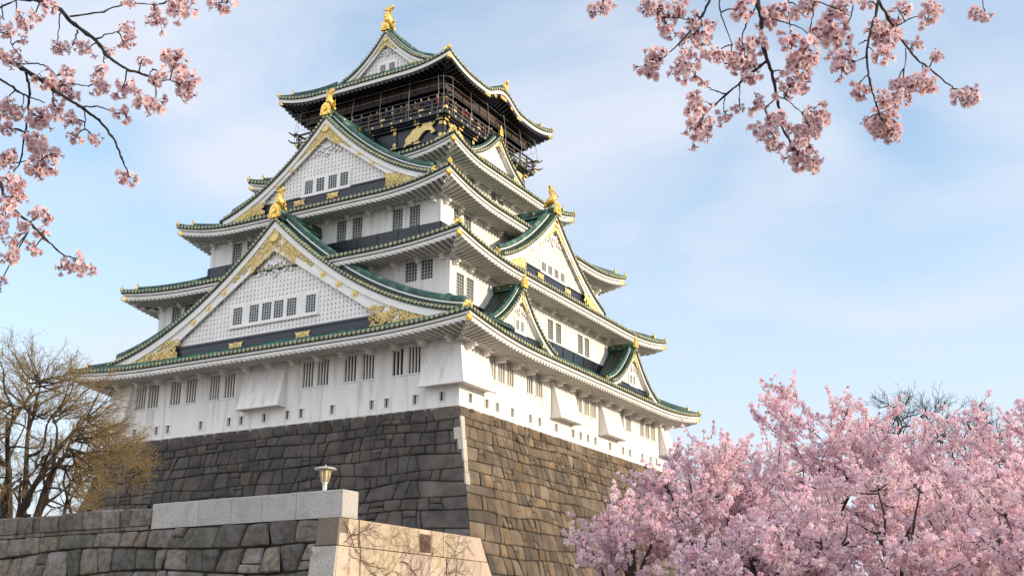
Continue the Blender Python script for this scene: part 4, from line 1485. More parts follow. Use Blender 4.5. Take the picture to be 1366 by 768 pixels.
# ---------------------------------------------------------------- lamp on the coping
d = ray(433, 652); s = (YC + .32 - CAM[1]) / d[1]; LP = CAM + d * s
LP[2] = ZT
lamp = empty('garden_lamp', tuple(LP))
tag(lamp, 'tapered metal lantern with a wide flat cap and amber panels on the granite coping', 'lamp')
lm = MB(); lm.tube([(0, 0, 0), (0, 0, .02), (0, 0, .021), (0, 0, .2), (0, 0, .24)], [.075, .075, .048, .055, .08], 12); lm.build('post', M['lampmetal'], lamp)
lm = MB(); lm.tube([(0, 0, .25), (0, 0, .52)], [.078, .125], 8, smooth=False); lm.build('glass_body', M['amber'], lamp)
for i in range(8):
    a = 2 * math.pi * i / 8
    # ribs of the lantern
    lb = MB(); lb.tube([(.086 * math.cos(a), .086 * math.sin(a), .24), (.134 * math.cos(a), .134 * math.sin(a), .53)], .010, 4); lb.build('lantern_rib', M['lampmetal'], lamp)
lm = MB(); lm.tube([(0, 0, .525), (0, 0, .545), (0, 0, .565), (0, 0, .60)], [.255, .265, .235, .04], 8, smooth=False); lm.tube([(0, 0, .59), (0, 0, .64)], [.02, .012], 8); lm.build('cap', M['lampmetal'], lamp)

# ================================================================ people behind the deck railing
def person_mesh():
    me = bpy.data.meshes.new('person_skeleton')
    J = dict(pelvis=(0, 0, .93), waist=(0, 0, 1.10), chest=(0, 0, 1.32), neck=(0, .0, 1.50), head=(0, .02, 1.60), top=(0, .01, 1.74),
             hl=(-.10, 0, .88), kl=(-.11, .03, .50), al=(-.11, -.02, .08), tl=(-.12, .14, .04), hr=(.10, 0, .88), kr=(.11, .03, .50), ar=(.11, -.02, .08), tr=(.12, .14, .04),
             sl=(-.19, 0, 1.42), el=(-.26, .04, 1.15), wl=(-.20, .26, 1.10), ml=(-.18, .35, 1.12), sr=(.19, 0, 1.42), er=(.26, .04, 1.15), wr=(.20, .26, 1.10), mr=(.18, .35, 1.12))
    rad = dict(pelvis=.15, waist=.13, chest=.16, neck=.06, head=.095, top=.085, hl=.095, kl=.065, al=.045, tl=.04, hr=.095, kr=.065, ar=.045, tr=.04,
               sl=.07, el=.05, wl=.035, ml=.035, sr=.07, er=.05, wr=.035, mr=.035)
    nm = list(J); ix = {n: i for i, n in enumerate(nm)}
    E_ = [('pelvis', 'waist'), ('waist', 'chest'), ('chest', 'neck'), ('neck', 'head'), ('head', 'top'), ('pelvis', 'hl'), ('hl', 'kl'), ('kl', 'al'), ('al', 'tl'), ('pelvis', 'hr'), ('hr', 'kr'), ('kr', 'ar'), ('ar', 'tr'),
          ('chest', 'sl'), ('sl', 'el'), ('el', 'wl'), ('wl', 'ml'), ('chest', 'sr'), ('sr', 'er'), ('er', 'wr'), ('wr', 'mr')]
    me.from_pydata([J[n] for n in nm], [(ix[a], ix[b]) for a, b in E_], [])
    o = bpy.data.objects.new('person_skeleton', me); COL.objects.link(o)
    md = o.modifiers.new('skin', 'SKIN'); md.use_smooth_shade = True
    for i, n in enumerate(nm):
        me.skin_vertices[0].data[i].radius = (rad[n], rad[n] * (.8 if n in ('chest', 'pelvis', 'waist') else 1))
    me.skin_vertices[0].data[0].use_root = True
    ss = o.modifiers.new('sub', 'SUBSURF'); ss.levels = 1
    dg = bpy.context.evaluated_depsgraph_get()
    out = bpy.data.meshes.new_from_object(o.evaluated_get(dg))
    bpy.data.objects.remove(o)
    out.materials.clear()
    for k in ('navy', 'dark', 'skin', 'hair'): out.materials.append(M[k])
    for p in out.polygons:
        c = p.center
        p.material_index = 0
        if c.z < .92 and abs(c.x) < .25 and c.y < .2: p.material_index = 1
        if c.z > 1.50: p.material_index = 2 if (c.y > .05 and c.z < 1.69) else (3 if c.z > 1.56 else 2)
        if c.y > .23 and c.z > 1.0: p.material_index = 2
    return out


PM = person_mesh()
cloth = {k: mat('cloth_' + k, c, .8) for k, c in dict(red=(.42, .045, .04), white=(.62, .6, .58), blue=(.05, .09, .25), grey=(.18, .18, .19), pink=(.5, .25, .25), tan=(.36, .25, .15), black=(.015, .015, .018)).items()}
PL = [('L', -3.0, 'grey'), ('L', -2.2, 'pink'), ('L', -1.2, 'blue'), ('L', -.2, 'red'), ('L', .5, 'black'), ('L', 1.5, 'blue'), ('L', 2.2, 'white'), ('L', 3.1, 'grey'), ('L', 3.7, 'pink'), ('L', 4.6, 'tan'), ('L', 5.2, 'black'), ('L', 6.0, 'blue'), ('L', 6.9, 'red'),
      ('R', -7.2, 'pink'), ('R', -5.6, 'tan'), ('R', -4.3, 'red'), ('R', -3.8, 'red'), ('R', -2.9, 'white'), ('R', -1.6, 'tan'), ('R', -.7, 'pink'), ('R', .6, 'grey')]
SIDEWORD = {'L': 'on the shaded deck side', 'R': 'on the sunlit deck side'}
byk = {}
for s_, x, c in PL: byk.setdefault((s_, c), []).append(x)
for s_, x, c in PL:
    F = frame(s_)
    dd = (DB if s_ == 'L' else DA) - .55
    o = link('person', PM, None, F(x, dd, 28.405))
    o.rotation_euler.z = math.atan2(F.n[1], F.n[0]) - math.pi / 2 + rng.uniform(-.4, .4)
    o.scale = (1, 1, rng.uniform(.93, 1.06))
    o.material_slots[0].link = 'OBJECT'; o.material_slots[0].material = cloth[c]
    xs_ = byk[(s_, c)]
    lab = 'visitor in %s behind the railing %s' % (c, SIDEWORD[s_])
    if len(xs_) > 1:
        near = x == (max(xs_) if s_ == 'L' else min(xs_))
        lab += ', nearer the corner' if near else ', farther from the corner'
    tag(o, lab, 'person', 'visitors on the top deck')


# ================================================================ trees
def unit(v): return v / (np.linalg.norm(v) + 1e-12)


def rnd_dir(g): return unit(g.normal(size=3))


def tubes_np(paths, k=5):
    "paths: list of (points, radii) -> vertices, quads"
    V = []; Q = []; off = 0
    ca = np.cos(2 * np.pi * np.arange(k) / k); sa = np.sin(2 * np.pi * np.arange(k) / k)
    for P, Rr in paths:
        P = np.asarray(P, float); Rr = np.asarray(Rr, float)
        n = len(P)
        T = np.gradient(P, axis=0); T /= np.linalg.norm(T, axis=1)[:, None] + 1e-12
        ref = np.array((0.3, .2, 1.0)) if abs(T[0][2]) < .9 else np.array((1.0, .2, 0))
        X = np.cross(T, ref); X /= np.linalg.norm(X, axis=1)[:, None] + 1e-12
        Y = np.cross(T, X)
        V.append((P[:, None, :] + Rr[:, None, None] * (X[:, None, :] * ca[None, :, None] + Y[:, None, :] * sa[None, :, None])).reshape(-1, 3))
        i = np.arange(n - 1)[:, None] * k; j = np.arange(k)[None, :]; j2 = (j + 1) % k
        Q.append((np.stack([i + j, i + j2, i + k + j2, i + k + j], -1).reshape(-1, 4)) + off)
        off += n * k
    return np.concatenate(V), np.concatenate(Q)


def curve(p0, p1, g, n=7, bow=.12, sag=0.0):
    "wandering path between two points"
    p0 = np.array(p0, float); p1 = np.array(p1, float)
    t = np.linspace(0, 1, n)[:, None]
    L = np.linalg.norm(p1 - p0)
    off = g.normal(size=3) * bow * L
    off2 = g.normal(size=3) * bow * L * .45
    P = p0 + (p1 - p0) * t + off * (t * (1 - t)) * 2 + off2 * np.sin(2 * np.pi * t) * .5
    P[:, 2] += sag * L * (t[:, 0] * (1 - t[:, 0])) * 4
    return P


def interp(P, f):
    x = f * (len(P) - 1); i = min(int(x), len(P) - 2); a = x - i
    return P[i] * (1 - a) + P[i + 1] * a, unit(P[i + 1] - P[i])


def quads_at(C, size, g, n_per, spread, tint_fn):
    "n_per small bent petals round every centre"
    m = len(C) * n_per
    c = np.repeat(C, n_per, 0)
    d = g.normal(size=(m, 3)); d /= np.linalg.norm(d, axis=1)[:, None]
    rr = np.repeat(spread, n_per) * g.uniform(.45, 1.0, m)
    p = c + d * rr[:, None]
    nrm = d + g.normal(size=(m, 3)) * .55; nrm /= np.linalg.norm(nrm, axis=1)[:, None]
    a = np.cross(nrm, g.normal(size=(m, 3))); a /= np.linalg.norm(a, axis=1)[:, None]
    b = np.cross(nrm, a)
    s = np.repeat(size, n_per)[:, None] * g.uniform(.7, 1.25, (m, 1))
    V = np.stack([p - a * s, p - b * s * .8 + nrm * s * .25, p + a * s, p + b * s * .8 + nrm * s * .25], 1).reshape(-1, 3)
    Q = np.arange(4 * m).reshape(-1, 4)
    T = np.repeat(tint_fn(np.repeat(np.arange(len(C)), n_per)), 4, 0)
    return V, Q, T


def ground_pt(px, dist):
    d = ray(px, 857); d = d / math.hypot(d[0], d[1])
    return np.array((CAM[0] + d[0] * dist, CAM[1] + d[1] * dist, -16.8))


def z_of(py, dist): return CAM[2] + (857 - py) / 1517.56 * dist * .955


VIEW = {}


def cherry(px, dist, top_py, rx, rz, seed, label, nlimb=6, nshoot=75, dens=1.0, lean=0.0, ncl=None):
    g = np.random.default_rng(seed)
    b = ground_pt(px, dist)
    top = z_of(top_py, dist)
    c = np.array((b[0], b[1], top - rz - 16.8 + 16.8)); H = c[2] - b[2]
    t = empty('cherry_tree', tuple(b)); tag(t, label, 'cherry tree', 'cherry trees in bloom below the castle')
    wood = []; blo = []; brd = []
    fork = b + np.array((lean * .3, 0, max(1.2, H * .42)))
    P = curve(b, fork, g, 6, .05); wood.append((P, np.linspace(.30, .22, 6)))
    nodes = []
    for i in range(nlimb):
        a = 2 * math.pi * (i + g.uniform(-.3, .3)) / nlimb
        q = c + np.array((math.cos(a) * rx * .55, math.sin(a) * rx * .55, g.uniform(-.45, .15) * rz))
        P = curve(fork + (0, 0, g.uniform(-.3, .3)), q, g, 9, .14, .06); wood.append((P, np.linspace(.13, .030, 9)))
        nodes.append(P)
    P = curve(fork, c + (0, 0, rz * .3), g, 9, .10); wood.append((P, np.linspace(.14, .035, 9))); nodes.append(P)
    for Pn in list(nodes):
        for k in range(3):
            p0, td = interp(Pn, g.uniform(.35, .95))
            P = curve(p0, p0 + unit(td * .5 + unit(p0 - fork) * .6 + rnd_dir(g) * .6) * rx * g.uniform(.25, .5), g, 7, .14, .03)
            wood.append((P, np.linspace(.05, .018, 7))); nodes.append(P)
    for i in range(nshoot):
        d = rnd_dir(g); d[2] = abs(d[2]) * 1.0 - .42 + .1 * g.normal(); d = unit(d)
        rr = g.uniform(.80, 1.06) if g.random() < .8 else g.uniform(.4, .8)
        tgt = c + d * np.array((rx, rx, rz)) * rr
        # a nearby limb point
        cand = []
        for Pn in nodes:
            for f in np.linspace(.22, .98, 11):
                pt, _ = interp(Pn, f)
                cand.append((np.linalg.norm(pt - tgt) * g.uniform(.8, 1.45), pt))
        best = min(cand, key=lambda q: q[0])
        best = (np.linalg.norm(best[1] - tgt), best[1])
        P = curve(best[1], tgt, g, 8, .09, -.05); L = best[0]
        wood.append((P, np.linspace(.030, .008, 8)))
        for f in np.linspace(.30, 1.0, max(3, int(L * 4.4 * dens))):
            pt, tdir = interp(P, f * .999)
            blo.append(pt + g.normal(size=3) * .06); brd.append(g.uniform(.13, .26) * (1 - .5 * (f > .9)))
        for k in range(int(L * 1.5 * dens) + 2):
            f = g.uniform(.25, .98); pt, td = interp(P, f)
            e = unit(td * .55 + rnd_dir(g) * .8 + np.array((0, 0, .30))) * g.uniform(.35, 1.05)
            P2 = curve(pt, pt + e, g, 5, .07, -.04); wood.append((P2, np.linspace(.014, .005, 5)))
            nb = max(3, int(np.linalg.norm(e) * 5.5 * dens))
            for f2 in np.linspace(.15, 1.02, nb):
                p3, _ = interp(P2, min(f2, .999))
                blo.append(p3 + g.normal(size=3) * .05); brd.append(g.uniform(.085, .17) * (1 - .45 * (f2 > .9)))
    for i in range(int(nshoot * .08)):
        a = g.uniform(0, 6.28); q = g.uniform(.1, .85)
        p0 = c + np.array((math.cos(a) * rx * q, math.sin(a) * rx * q, rz * math.sqrt(1 - q * q) * g.uniform(.55, .85)))
        e = unit(np.array((math.cos(a) * q * .8, math.sin(a) * q * .8, 1.0)) + g.normal(size=3) * .25) * g.uniform(.6, 1.3)
        P2 = curve(p0, p0 + e, g, 7, .06); wood.append((P2, np.linspace(.016, .005, 7)))
        for f2 in np.linspace(.05, 1.0, int(np.linalg.norm(e) * 7)):
            p3, _ = interp(P2, min(f2, .999)); blo.append(p3 + g.normal(size=3) * .05); brd.append(g.uniform(.07, .14) * (1.15 - .6 * f2))
    V, Q = tubes_np(wood)
    link('trunk', np_mesh('trunk', V - b, Q, [M['bark']], smooth=True), t)
    C = np.array(blo); R = np.array(brd)
    base_t = g.uniform(.78, 1.03, len(C))
    hue = g.normal(0, .05, len(C))
    tf = lambda idx: np.stack([base_t[idx], base_t[idx] * (1 - .04 + hue[idx] + g.normal(0, .05, len(idx))), base_t[idx] * (1 - .02 + hue[idx] * .5)], 1)
    V, Q, T = quads_at(C, .034 + R * .10, g, 26, R, tf)
    link('crown', np_mesh('crown', V - b, Q, [M['petal']], tint=T), t)
    return t


def spreading(px, dist, cpx, cpy, rx, rz, seed, label, name, nshoot, ntwig, nsub, barkm, budn=0, budsize=.014, R0=.28, group=None, up=.15, fine=.0065):
    "leafless crown: limbs, wandering shoots to an uneven dome, then two generations of fine twigs"
    g = np.random.default_rng(seed)
    b = ground_pt(px, dist); c = ground_pt(cpx, dist); c[2] = z_of(cpy, dist)
    t = empty(name, tuple(b)); tag(t, label, 'tree', group)
    H = c[2] - b[2]
    big, fin, tips = [], [], []
    fork = b + (c - b) * np.array((.35, .35, 0)) + np.array((0, 0, max(1.5, H * .45)))
    P = curve(b, fork, g, 7, .06); big.append((P, np.linspace(R0, R0 * .75, 7)))
    nodes = []
    for i in range(7):
        a = 2 * math.pi * (i + g.uniform(-.3, .3)) / 7
        q = c + np.array((math.cos(a) * rx * .55, math.sin(a) * rx * .55, g.uniform(-.55, .25) * rz))
        P = curve(fork + (0, 0, g.uniform(-.9, .1)), q, g, 10, .20, .07); big.append((P, np.linspace(R0 * .5, R0 * .17, 10))); nodes.append(P)
    P = curve(fork, c + (0, 0, rz * .35), g, 9, .1); big.append((P, np.linspace(R0 * .5, R0 * .17, 9))); nodes.append(P)
    for Pn in list(nodes):
        for k in range(4):
            p0, td = interp(Pn, g.uniform(.25, .95)); o_ = unit(p0 - fork + g.normal(size=3) * .5)
            P = curve(p0, p0 + unit(td * .5 + o_ * .7 + rnd_dir(g) * .6) * rx * g.uniform(.3, .6), g, 8, .16, .03)
            big.append((P, np.linspace(R0 * .22, R0 * .08, 8))); nodes.append(P)
    for i in range(nshoot):
        d = rnd_dir(g); d[2] = d[2] * .9 + .18; d = unit(d)
        tgt = c + d * np.array((rx, rx, rz)) * (g.uniform(.78, 1.08) if g.random() < .75 else g.uniform(.4, .8))
        cand = []
        for Pn in nodes:
            for f in np.linspace(.18, .999, 12):
                pt, _ = interp(Pn, f); cand.append((np.linalg.norm(pt - tgt) * g.uniform(.8, 1.5), pt))
        cand.sort(key=lambda q: q[0])
        best = cand[0]
        P = curve(best[1], tgt, g, 8, .14, -.04); L = np.linalg.norm(best[1] - tgt)
        big.append((P, np.linspace(.042, .012, 8)))
        for k in range(ntwig):
            f = g.uniform(.2, .999); pt, td = interp(P, f)
            o_ = unit((pt - c) * np.array((1, 1, .45))) 
            e = unit(td * .8 + rnd_dir(g) * .7 + o_ * .5 + np.array((0, 0, up))) * g.uniform(.5, 1.5) * (.35 + .13 * rx)
            P2 = curve(pt, pt + e, g, 6, .12, .03); fin.append((P2, np.linspace(.012, .006, 6)))
            for k2 in range(nsub):
                f2 = g.uniform(.15, .999); p3, t3 = interp(P2, f2)
                e3 = unit(t3 * .9 + rnd_dir(g) * .75 + np.array((0, 0, up * .6))) * g.uniform(.2, .6)
                P3 = curve(p3, p3 + e3, g, 4, .1, .03); fin.append((P3, np.linspace(fine, fine * .7, 4))); tips.extend(P3[1:])
    V, Q = tubes_np(big, 6)
    link('trunk', np_mesh('trunk', V - b, Q, [M[barkm]], smooth=True), t)
    V, Q = tubes_np(fin, 3)
    link('twigs', np_mesh('twigs', V - b, Q, [M['twig'] if budn else M[barkm]], smooth=True), t)
    if budn:
        C = np.array(tips); C = C[g.choice(len(C), min(budn, len(C)), replace=False)] + g.normal(size=(min(budn, len(C)), 3)) * .03
        v = g.uniform(.5, 1.3, len(C))
        V, Q, T = quads_at(C, np.full(len(C), budsize), g, 3, np.full(len(C), .05), lambda i: np.stack([v[i], v[i] * .95, v[i] * .9], 1))
        link('crown', np_mesh('crown', V - b, Q, [M['bud']], tint=T), t)
    return t


spreading(-8, 44, 0, 602, 3.5, 3.2, 4, 'large brown leafless tree with fine golden young twigs behind the stone wall', 'budding_tree', 150, 8, 5, 'oldbark', 18000, .014, .30, up=.0, fine=.0056)
spreading(70, 48, 112, 626, 1.65, 1.45, 9, 'small bare tree with yellow young leaves at the foot of the castle stone base', 'young_leafing_tree', 30, 7, 5, 'oldbark', 6000, .021, .13, fine=.0055)
spreading(1275, 66, 1272, 596, 3.5, 2.3, 15, 'dark leafless tree rising behind the blossoming cherry trees', 'leafless_tree', 70, 8, 4, 'oldbark', R0=.28, up=.35, fine=.009)
CH = [(1095, 47, 520, 5.8, 4.4, 31, 'tallest pink cherry tree in full bloom, its pointed shoots against the sky', 7, 130, 1.0),
      (1370, 45, 552, 4.8, 4.0, 32, 'pink cherry tree in full bloom in front of the dark leafless tree', 7, 120, 1.0),
      (955, 42, 578, 3.0, 3.1, 33, 'pink cherry tree in full bloom overlapping the far end of the stone base', 6, 85, 1.0),
      (838, 39, 668, 1.6, 1.7, 34, 'low pink cherry tree in bloom before the middle of the sunlit stone base', 5, 50, 1.0),
      (1180, 37, 628, 4.2, 3.0, 35, 'broad low pink cherry tree in bloom in front of the tallest cherry tree', 7, 125, 1.0),
      (1010, 35, 690, 2.6, 2.0, 36, 'small pink cherry tree in bloom, lowest of the row, in front of the others', 6, 75, 1.0),
      (1400, 35, 640, 3.4, 3.0, 37, 'pink cherry tree in bloom nearest the front, cut off by the photo edge', 6, 95, 1.0)]
CH += [(1335, 56, 588, 5.0, 4.0, 40, 'pink cherry tree in bloom farther back, below the dark leafless tree', 6, 70, 1.0), (1235, 55, 575, 5.5, 4.0, 38, 'pink cherry tree in bloom farther back, between the two tallest cherry trees', 6, 80, 1.0), (1020, 54, 600, 4.5, 3.6, 39, 'pink cherry tree in bloom farther back, beside the far corner of the castle', 6, 70, 1.0)]
for a in CH:
    cherry(a[0], a[1], a[2], a[3], a[4], a[5], a[6], a[7], a[8], a[9])

# ================================================================ blossoming branches close to the viewer
DN = 4.6


def blossom_cluster_mesh(seed, nfl):
    g = np.random.default_rng(seed)
    V = []; Q = []; mi = []; T = []; o = 0
    tubes = []
    nodes_ = [np.zeros(3)] + [rnd_dir(g) * np.array((1, 1, .6)) * g.uniform(.030, .050) for _ in range(2)]
    for i in range(nfl):
        nd0 = nodes_[int(g.integers(0, 3))]
        d = rnd_dir(g)
        for _ in range(20):
            if d[2] < .65: break
            d = rnd_dir(g)
        Ln = g.uniform(.022, .042)
        tip = nd0 + d * Ln
        bend = tip + np.array((0, 0, -.006))
        tubes.append(([nd0, (nd0 + bend) * .5 + (0, 0, .004), bend], [.0009, .0008, .0013]))
        if i < 2:
            tubes.append(([np.zeros(3), nodes_[i + 1] * .5 + (0, 0, .003), nodes_[i + 1]], [.0022, .0018, .0016]))
        n = unit(d + g.normal(size=3) * .35)
        a = unit(np.cross(n, rnd_dir(g))); b = np.cross(n, a)
        R = g.uniform(.0145, .0185); cup = g.uniform(.15, .65)
        tint = g.uniform(.86, 1.1); pk = g.uniform(-.06, .06)
        # calyx
        for k in range(5):
            th = 2 * math.pi * k / 5 + g.uniform(-.08, .08)
            rd = a * math.cos(th) + b * math.sin(th); sd_ = -a * math.sin(th) + b * math.cos(th)
            w = R * .60
            def pp(r, s): return bend + rd * (r * R) + sd_ * (s * w) + n * (.004 + cup * R * r * r * (1 + .25 * abs(s)))
            vs = [pp(.06, -.12), pp(.06, .12), pp(.55, -.85), pp(.62, 0), pp(.55, .85), pp(.98, -.55), pp(.90, 0), pp(.98, .55)]
            V += vs
            Q += [(o, o + 1, o + 3, o + 2), (o + 1, o + 4, o + 3, o + 3)][:1]; mi.append(0)
            Q += [(o + 1, o + 4, o + 7, o + 3), (o + 2, o + 3, o + 6, o + 5), (o + 3, o + 7, o + 6, o + 6)][:2]; mi += [0, 0]
            Q += [(o + 3, o + 7, o + 6, o + 3)][:0]
            inner = (tint * .97, tint * (.80 + pk), tint * (.83 + pk)); outer = (tint, tint * (1 + pk), tint * (1 + pk * .6))
            T += [inner, inner, outer, inner, outer, outer, outer, outer]
            V += [vs[3], vs[7], vs[6], (vs[3] + vs[6]) / 2]; T += [inner, outer, outer, outer]
            Q.append((o + 8, o + 9, o + 10, o + 11)); mi.append(0)
            o += 12
        # dark calyx and stamens
        for k in range(5):
            th = 2 * math.pi * k / 5 + .5
            rd = a * math.cos(th) + b * math.sin(th); s2 = -a * math.sin(th) + b * math.cos(th)
            V += [bend + s2 * .0012, bend - s2 * .0012, bend + rd * .0048 + n * .0085 - s2 * .0007, bend + rd * .0048 + n * .0085 + s2 * .0007]; T += [(1, 1, 1)] * 4
            Q.append((o, o + 1, o + 2, o + 3)); mi.append(1); o += 4
            V += [bend - n * .007 + rd * .0008, bend - n * .001 + rd * .0036 - s2 * .0018, bend + n * .004 + rd * .0032, bend - n * .001 + rd * .0036 + s2 * .0018]; T += [(1, 1, 1)] * 4
            Q.append((o, o + 1, o + 2, o + 3)); mi.append(1); o += 4
    tv, tq = tubes_np(tubes, 4)
    V = np.concatenate([np.array(V), tv]); Q = np.concatenate([np.array(Q), tq + o]); mi = mi + [1] * len(tq); T = np.concatenate([np.array(T), np.ones((len(tv), 3))])
    return np_mesh('blossom_cluster', V, Q, [M['npetal'], M['nheart']], mi, False, T)


CLM = [blossom_cluster_mesh(100 + i, 17 + (i % 4) * 4) for i in range(8)]


def polyline3(pts, d0, g, wob=.12):
    out = []
    dd = d0
    for i, (x, y) in enumerate(pts):
        out.append(at_depth(x, y, dd)); dd += g.normal() * wob * .35
    return out


def smooth(P, n=4):
    P = np.array(P); k = len(P)
    if k < 3:
        return np.array([P[0] + (P[-1] - P[0]) * t for t in np.linspace(0, 1, n + 1)])
    out = []
    Pe = np.vstack([2 * P[0] - P[1], P, 2 * P[-1] - P[-2]])
    for i in range(1, k):
        p0, p1, p2, p3 = Pe[i - 1], Pe[i], Pe[i + 1], Pe[i + 2]
        for t in np.linspace(0, 1, n, endpoint=False):
            out.append(.5 * ((2 * p1) + (p2 - p0) * t + (2 * p0 - 5 * p1 + 4 * p2 - p3) * t * t + (3 * p1 - p0 - 3 * p2 + p3) * t ** 3))
    out.append(P[-1])
    return np.array(out)


def near_branch(name_label, main, subs, clusters, trunk_px, seed, group=None):
    g = np.random.default_rng(seed)
    root_p = at_depth(*main[0][0][0], DN)
    t = empty('blossom_branch', tuple(root_p))
    tag(t, name_label, 'cherry branch', group)
    tubes = []; anchors = []
    mains = []
    def knob(P, r):
        "a little irregular, with bud scars"
        P = smooth(P, 6)
        n = len(P)
        P = P + g.normal(size=P.shape) * .0014
        rr = .58 * np.linspace(r[0], r[1], n) * (1 + .28 * (g.random(n) < .25)) * g.uniform(.9, 1.1, n)
        tubes.append((P, rr)); anchors.append(P)
    for pts, r, dd in main:
        P = polyline3(pts, DN + dd, g)
        mains.append(P); knob(P, r)
    for pts, r in subs:
        # start at the depth of the closest branch point
        p0 = np.array(pts[0], float)
        A = np.concatenate(anchors)
        rel_ = A - CAM; z = rel_ @ FW
        sx = 683 + FPX * (rel_ @ RT) / z; sy = 384 - FPX * (rel_ @ UP) / z
        dz = z[np.argmin((sx - p0[0]) ** 2 + (sy - p0[1]) ** 2)]
        P = polyline3(pts, dz, g, .10); knob(P, r)
    # limb that carries the branches, running off to its tree
    j = at_depth(*trunk_px, DN + .2)
    for P in mains:
        tubes.append((smooth([np.array(P[0]), (np.array(P[0]) * .5 + j * .5) + g.normal(size=3) * .03, j], 6), np.linspace(.011, .03, 13)))
    foot = np.array((j[0] + (RT[0] * .5 * (1 if trunk_px[0] > 683 else -1)), j[1] + RT[1] * .5 * (1 if trunk_px[0] > 683 else -1), -16.8))
    top_ = j
    tubes.append((smooth([top_, top_ * .6 + foot * .4 + RT * .12, foot], 7), np.linspace(.05, .16, 15)))
    A = np.concatenate(anchors); rel_ = A - CAM; z = rel_ @ FW
    sx = 683 + FPX * (rel_ @ RT) / z; sy = 384 - FPX * (rel_ @ UP) / z
    stalks = []
    for n_, (x, y, r) in enumerate(clusters):
        i = np.argmin((sx - x) ** 2 + (sy - y) ** 2)
        c = at_depth(x, y, z[i] + g.uniform(-.10, .10))
        o = link('blossom_cluster', CLM[int(g.integers(0, len(CLM)))], t, tuple(c - root_p))
        size = r / FPX * DN / .062
        o.scale = (size,) * 3
        o.rotation_euler = (g.uniform(-.5, .5), g.uniform(-.5, .5), g.uniform(0, 6.28))
        stalks.append((smooth([A[i], A[i] * .5 + c * .5 + np.array((0, 0, .008)), c], 3), np.linspace(.0032, .0022, 7)))
    V, Q = tubes_np(tubes + stalks, 7)
    link('bough', np_mesh('bough', V - root_p, Q, [M['nearbark']], smooth=True), t)
    return t


k1 = 3.491
def c1(*p): return [(x / k1, y / k1) for x, y in p]
def c6(*p): return [(x / k1, 180 + y / k1) for x, y in p]
left_main = [(c1((-120, -60), (60, -12), (170, 0), (270, 40), (330, 100), (440, 185), (500, 260), (590, 320), (690, 355), (722, 388)), (.019, .006), 0),
             (c1((-120, 190), (-10, 255), (70, 300), (170, 360), (250, 420), (330, 470), (400, 515), (470, 570), (530, 650), (560, 720), (582, 775)), (.017, .005), .1),
             (c6((-120, 120), (-10, 205), (30, 300), (90, 370), (160, 430), (230, 500), (300, 560), (370, 578)), (.012, .004), -.15)]
left_sub = [(c1((325, 76), (460, 60), (600, 20), (740, 22)), (.007, .003)), (c1((450, 185), (500, 160), (550, 150)), (.006, .003)), (c1((360, 145), (345, 200), (320, 240)), (.006, .003)),
            (c1((280, 62), (272, 150), (265, 210)), (.004, .0025)), (c1((482, 248), (485, 320)), (.004, .003)), (c1((590, 330), (585, 370), (578, 405)), (.006, .003)), (c1((690, 355), (710, 320)), (.005, .003)),
            (c1((722, 380), (725, 420)), (.005, .003)), (c1((720, 385), (790, 375), (850, 400)), (.005, .003)),
            (c1((70, 297), (180, 298), (230, 320), (265, 355)), (.006, .003)), (c1((250, 408), (330, 393), (412, 402)), (.006, .003)), (c1((390, 497), (470, 500), (550, 532)), (.006, .003)), (c1((395, 515), (397, 600)), (.005, .003)),
            (c1((-40, 340), (60, 410), (130, 450), (210, 480)), (.009, .004)), (c1((120, 335), (137, 420), (130, 540), (110, 650), (95, 750), (60, 800)), (.009, .004)),
            (c1((245, 420), (250, 480), (270, 510)), (.005, .003)), (c1((-40, 60), (10, 30), (80, 2)), (.008, .004)), (c1((75, -10), (78, 60), (82, 100)), (.004, .003)), (c1((10, 20), (12, 80), (20, 90)), (.004, .003)),
            (c1((-40, 145), (40, 165), (60, 220), (105, 270)), (.005, .003)), (c6((-30, 190), (30, 205), (75, 245)), (.006, .003)), (c6((30, 135), (100, 125), (195, 120)), (.006, .003)), (c6((35, 310), (20, 400)), (.005, .003)),
            (c6((135, 410), (165, 390), (190, 375)), (.005, .003)), (c6((80, 360), (85, 410)), (.004, .003)), (c6((130, 405), (133, 460)), (.004, .003)), (c1((110, 445), (105, 500)), (.004, .003)),
            (c1((960, -60), (1050, -10), (1062, 10)), (.005, .003)), (c1((740, 22), (850, -20), (960, -60)), (.006, .005))]
lc1 = [(40, 130, 70), (100, 80, 55), (160, 80, 45), (240, 30, 60), (590, 5, 45), (720, 85, 75), (850, 60, 75), (820, 15, 60), (1055, 15, 75), (590, 130, 45), (570, 190, 50), (295, 215, 50), (410, 230, 60), (455, 330, 50), (510, 240, 40), (450, 400, 62), (570, 410, 75), (590, 540, 62), (660, 280, 38), (740, 340, 50),
       (820, 280, 80), (860, 350, 65), (870, 410, 78), (725, 470, 78), (350, 640, 45), (440, 650, 45), (310, 320, 42), (200, 370, 80), (290, 400, 60), (340, 440, 55), (60, 280, 60), (70, 510, 70), (20, 480, 50), (200, 550, 80), (280, 520, 60), (330, 560, 60), (50, 600, 50), (5, 600, 40), (150, 650, 40), (200, 700, 80), (235, 720, 60), (20, 740, 60), (120, 130, 35), (100, 190, 30)]
lc6 = [(600, 195, 62), (210, 140, 75), (20, 130, 60), (45, 190, 50), (90, 230, 60), (60, 290, 60), (15, 340, 60), (115, 285, 45), (165, 350, 40), (225, 370, 40), (215, 400, 35), (20, 440, 50), (70, 480, 45), (110, 420, 40), (60, 550, 58), (165, 520, 40), (205, 460, 40), (285, 615, 50), (350, 600, 62), (400, 610, 45), (0, 690, 55)]
lcl = [(x / k1, y / k1, r / k1) for x, y, r in lc1] + [(x / k1, 180 + y / k1, r / k1) for x, y, r in lc6]
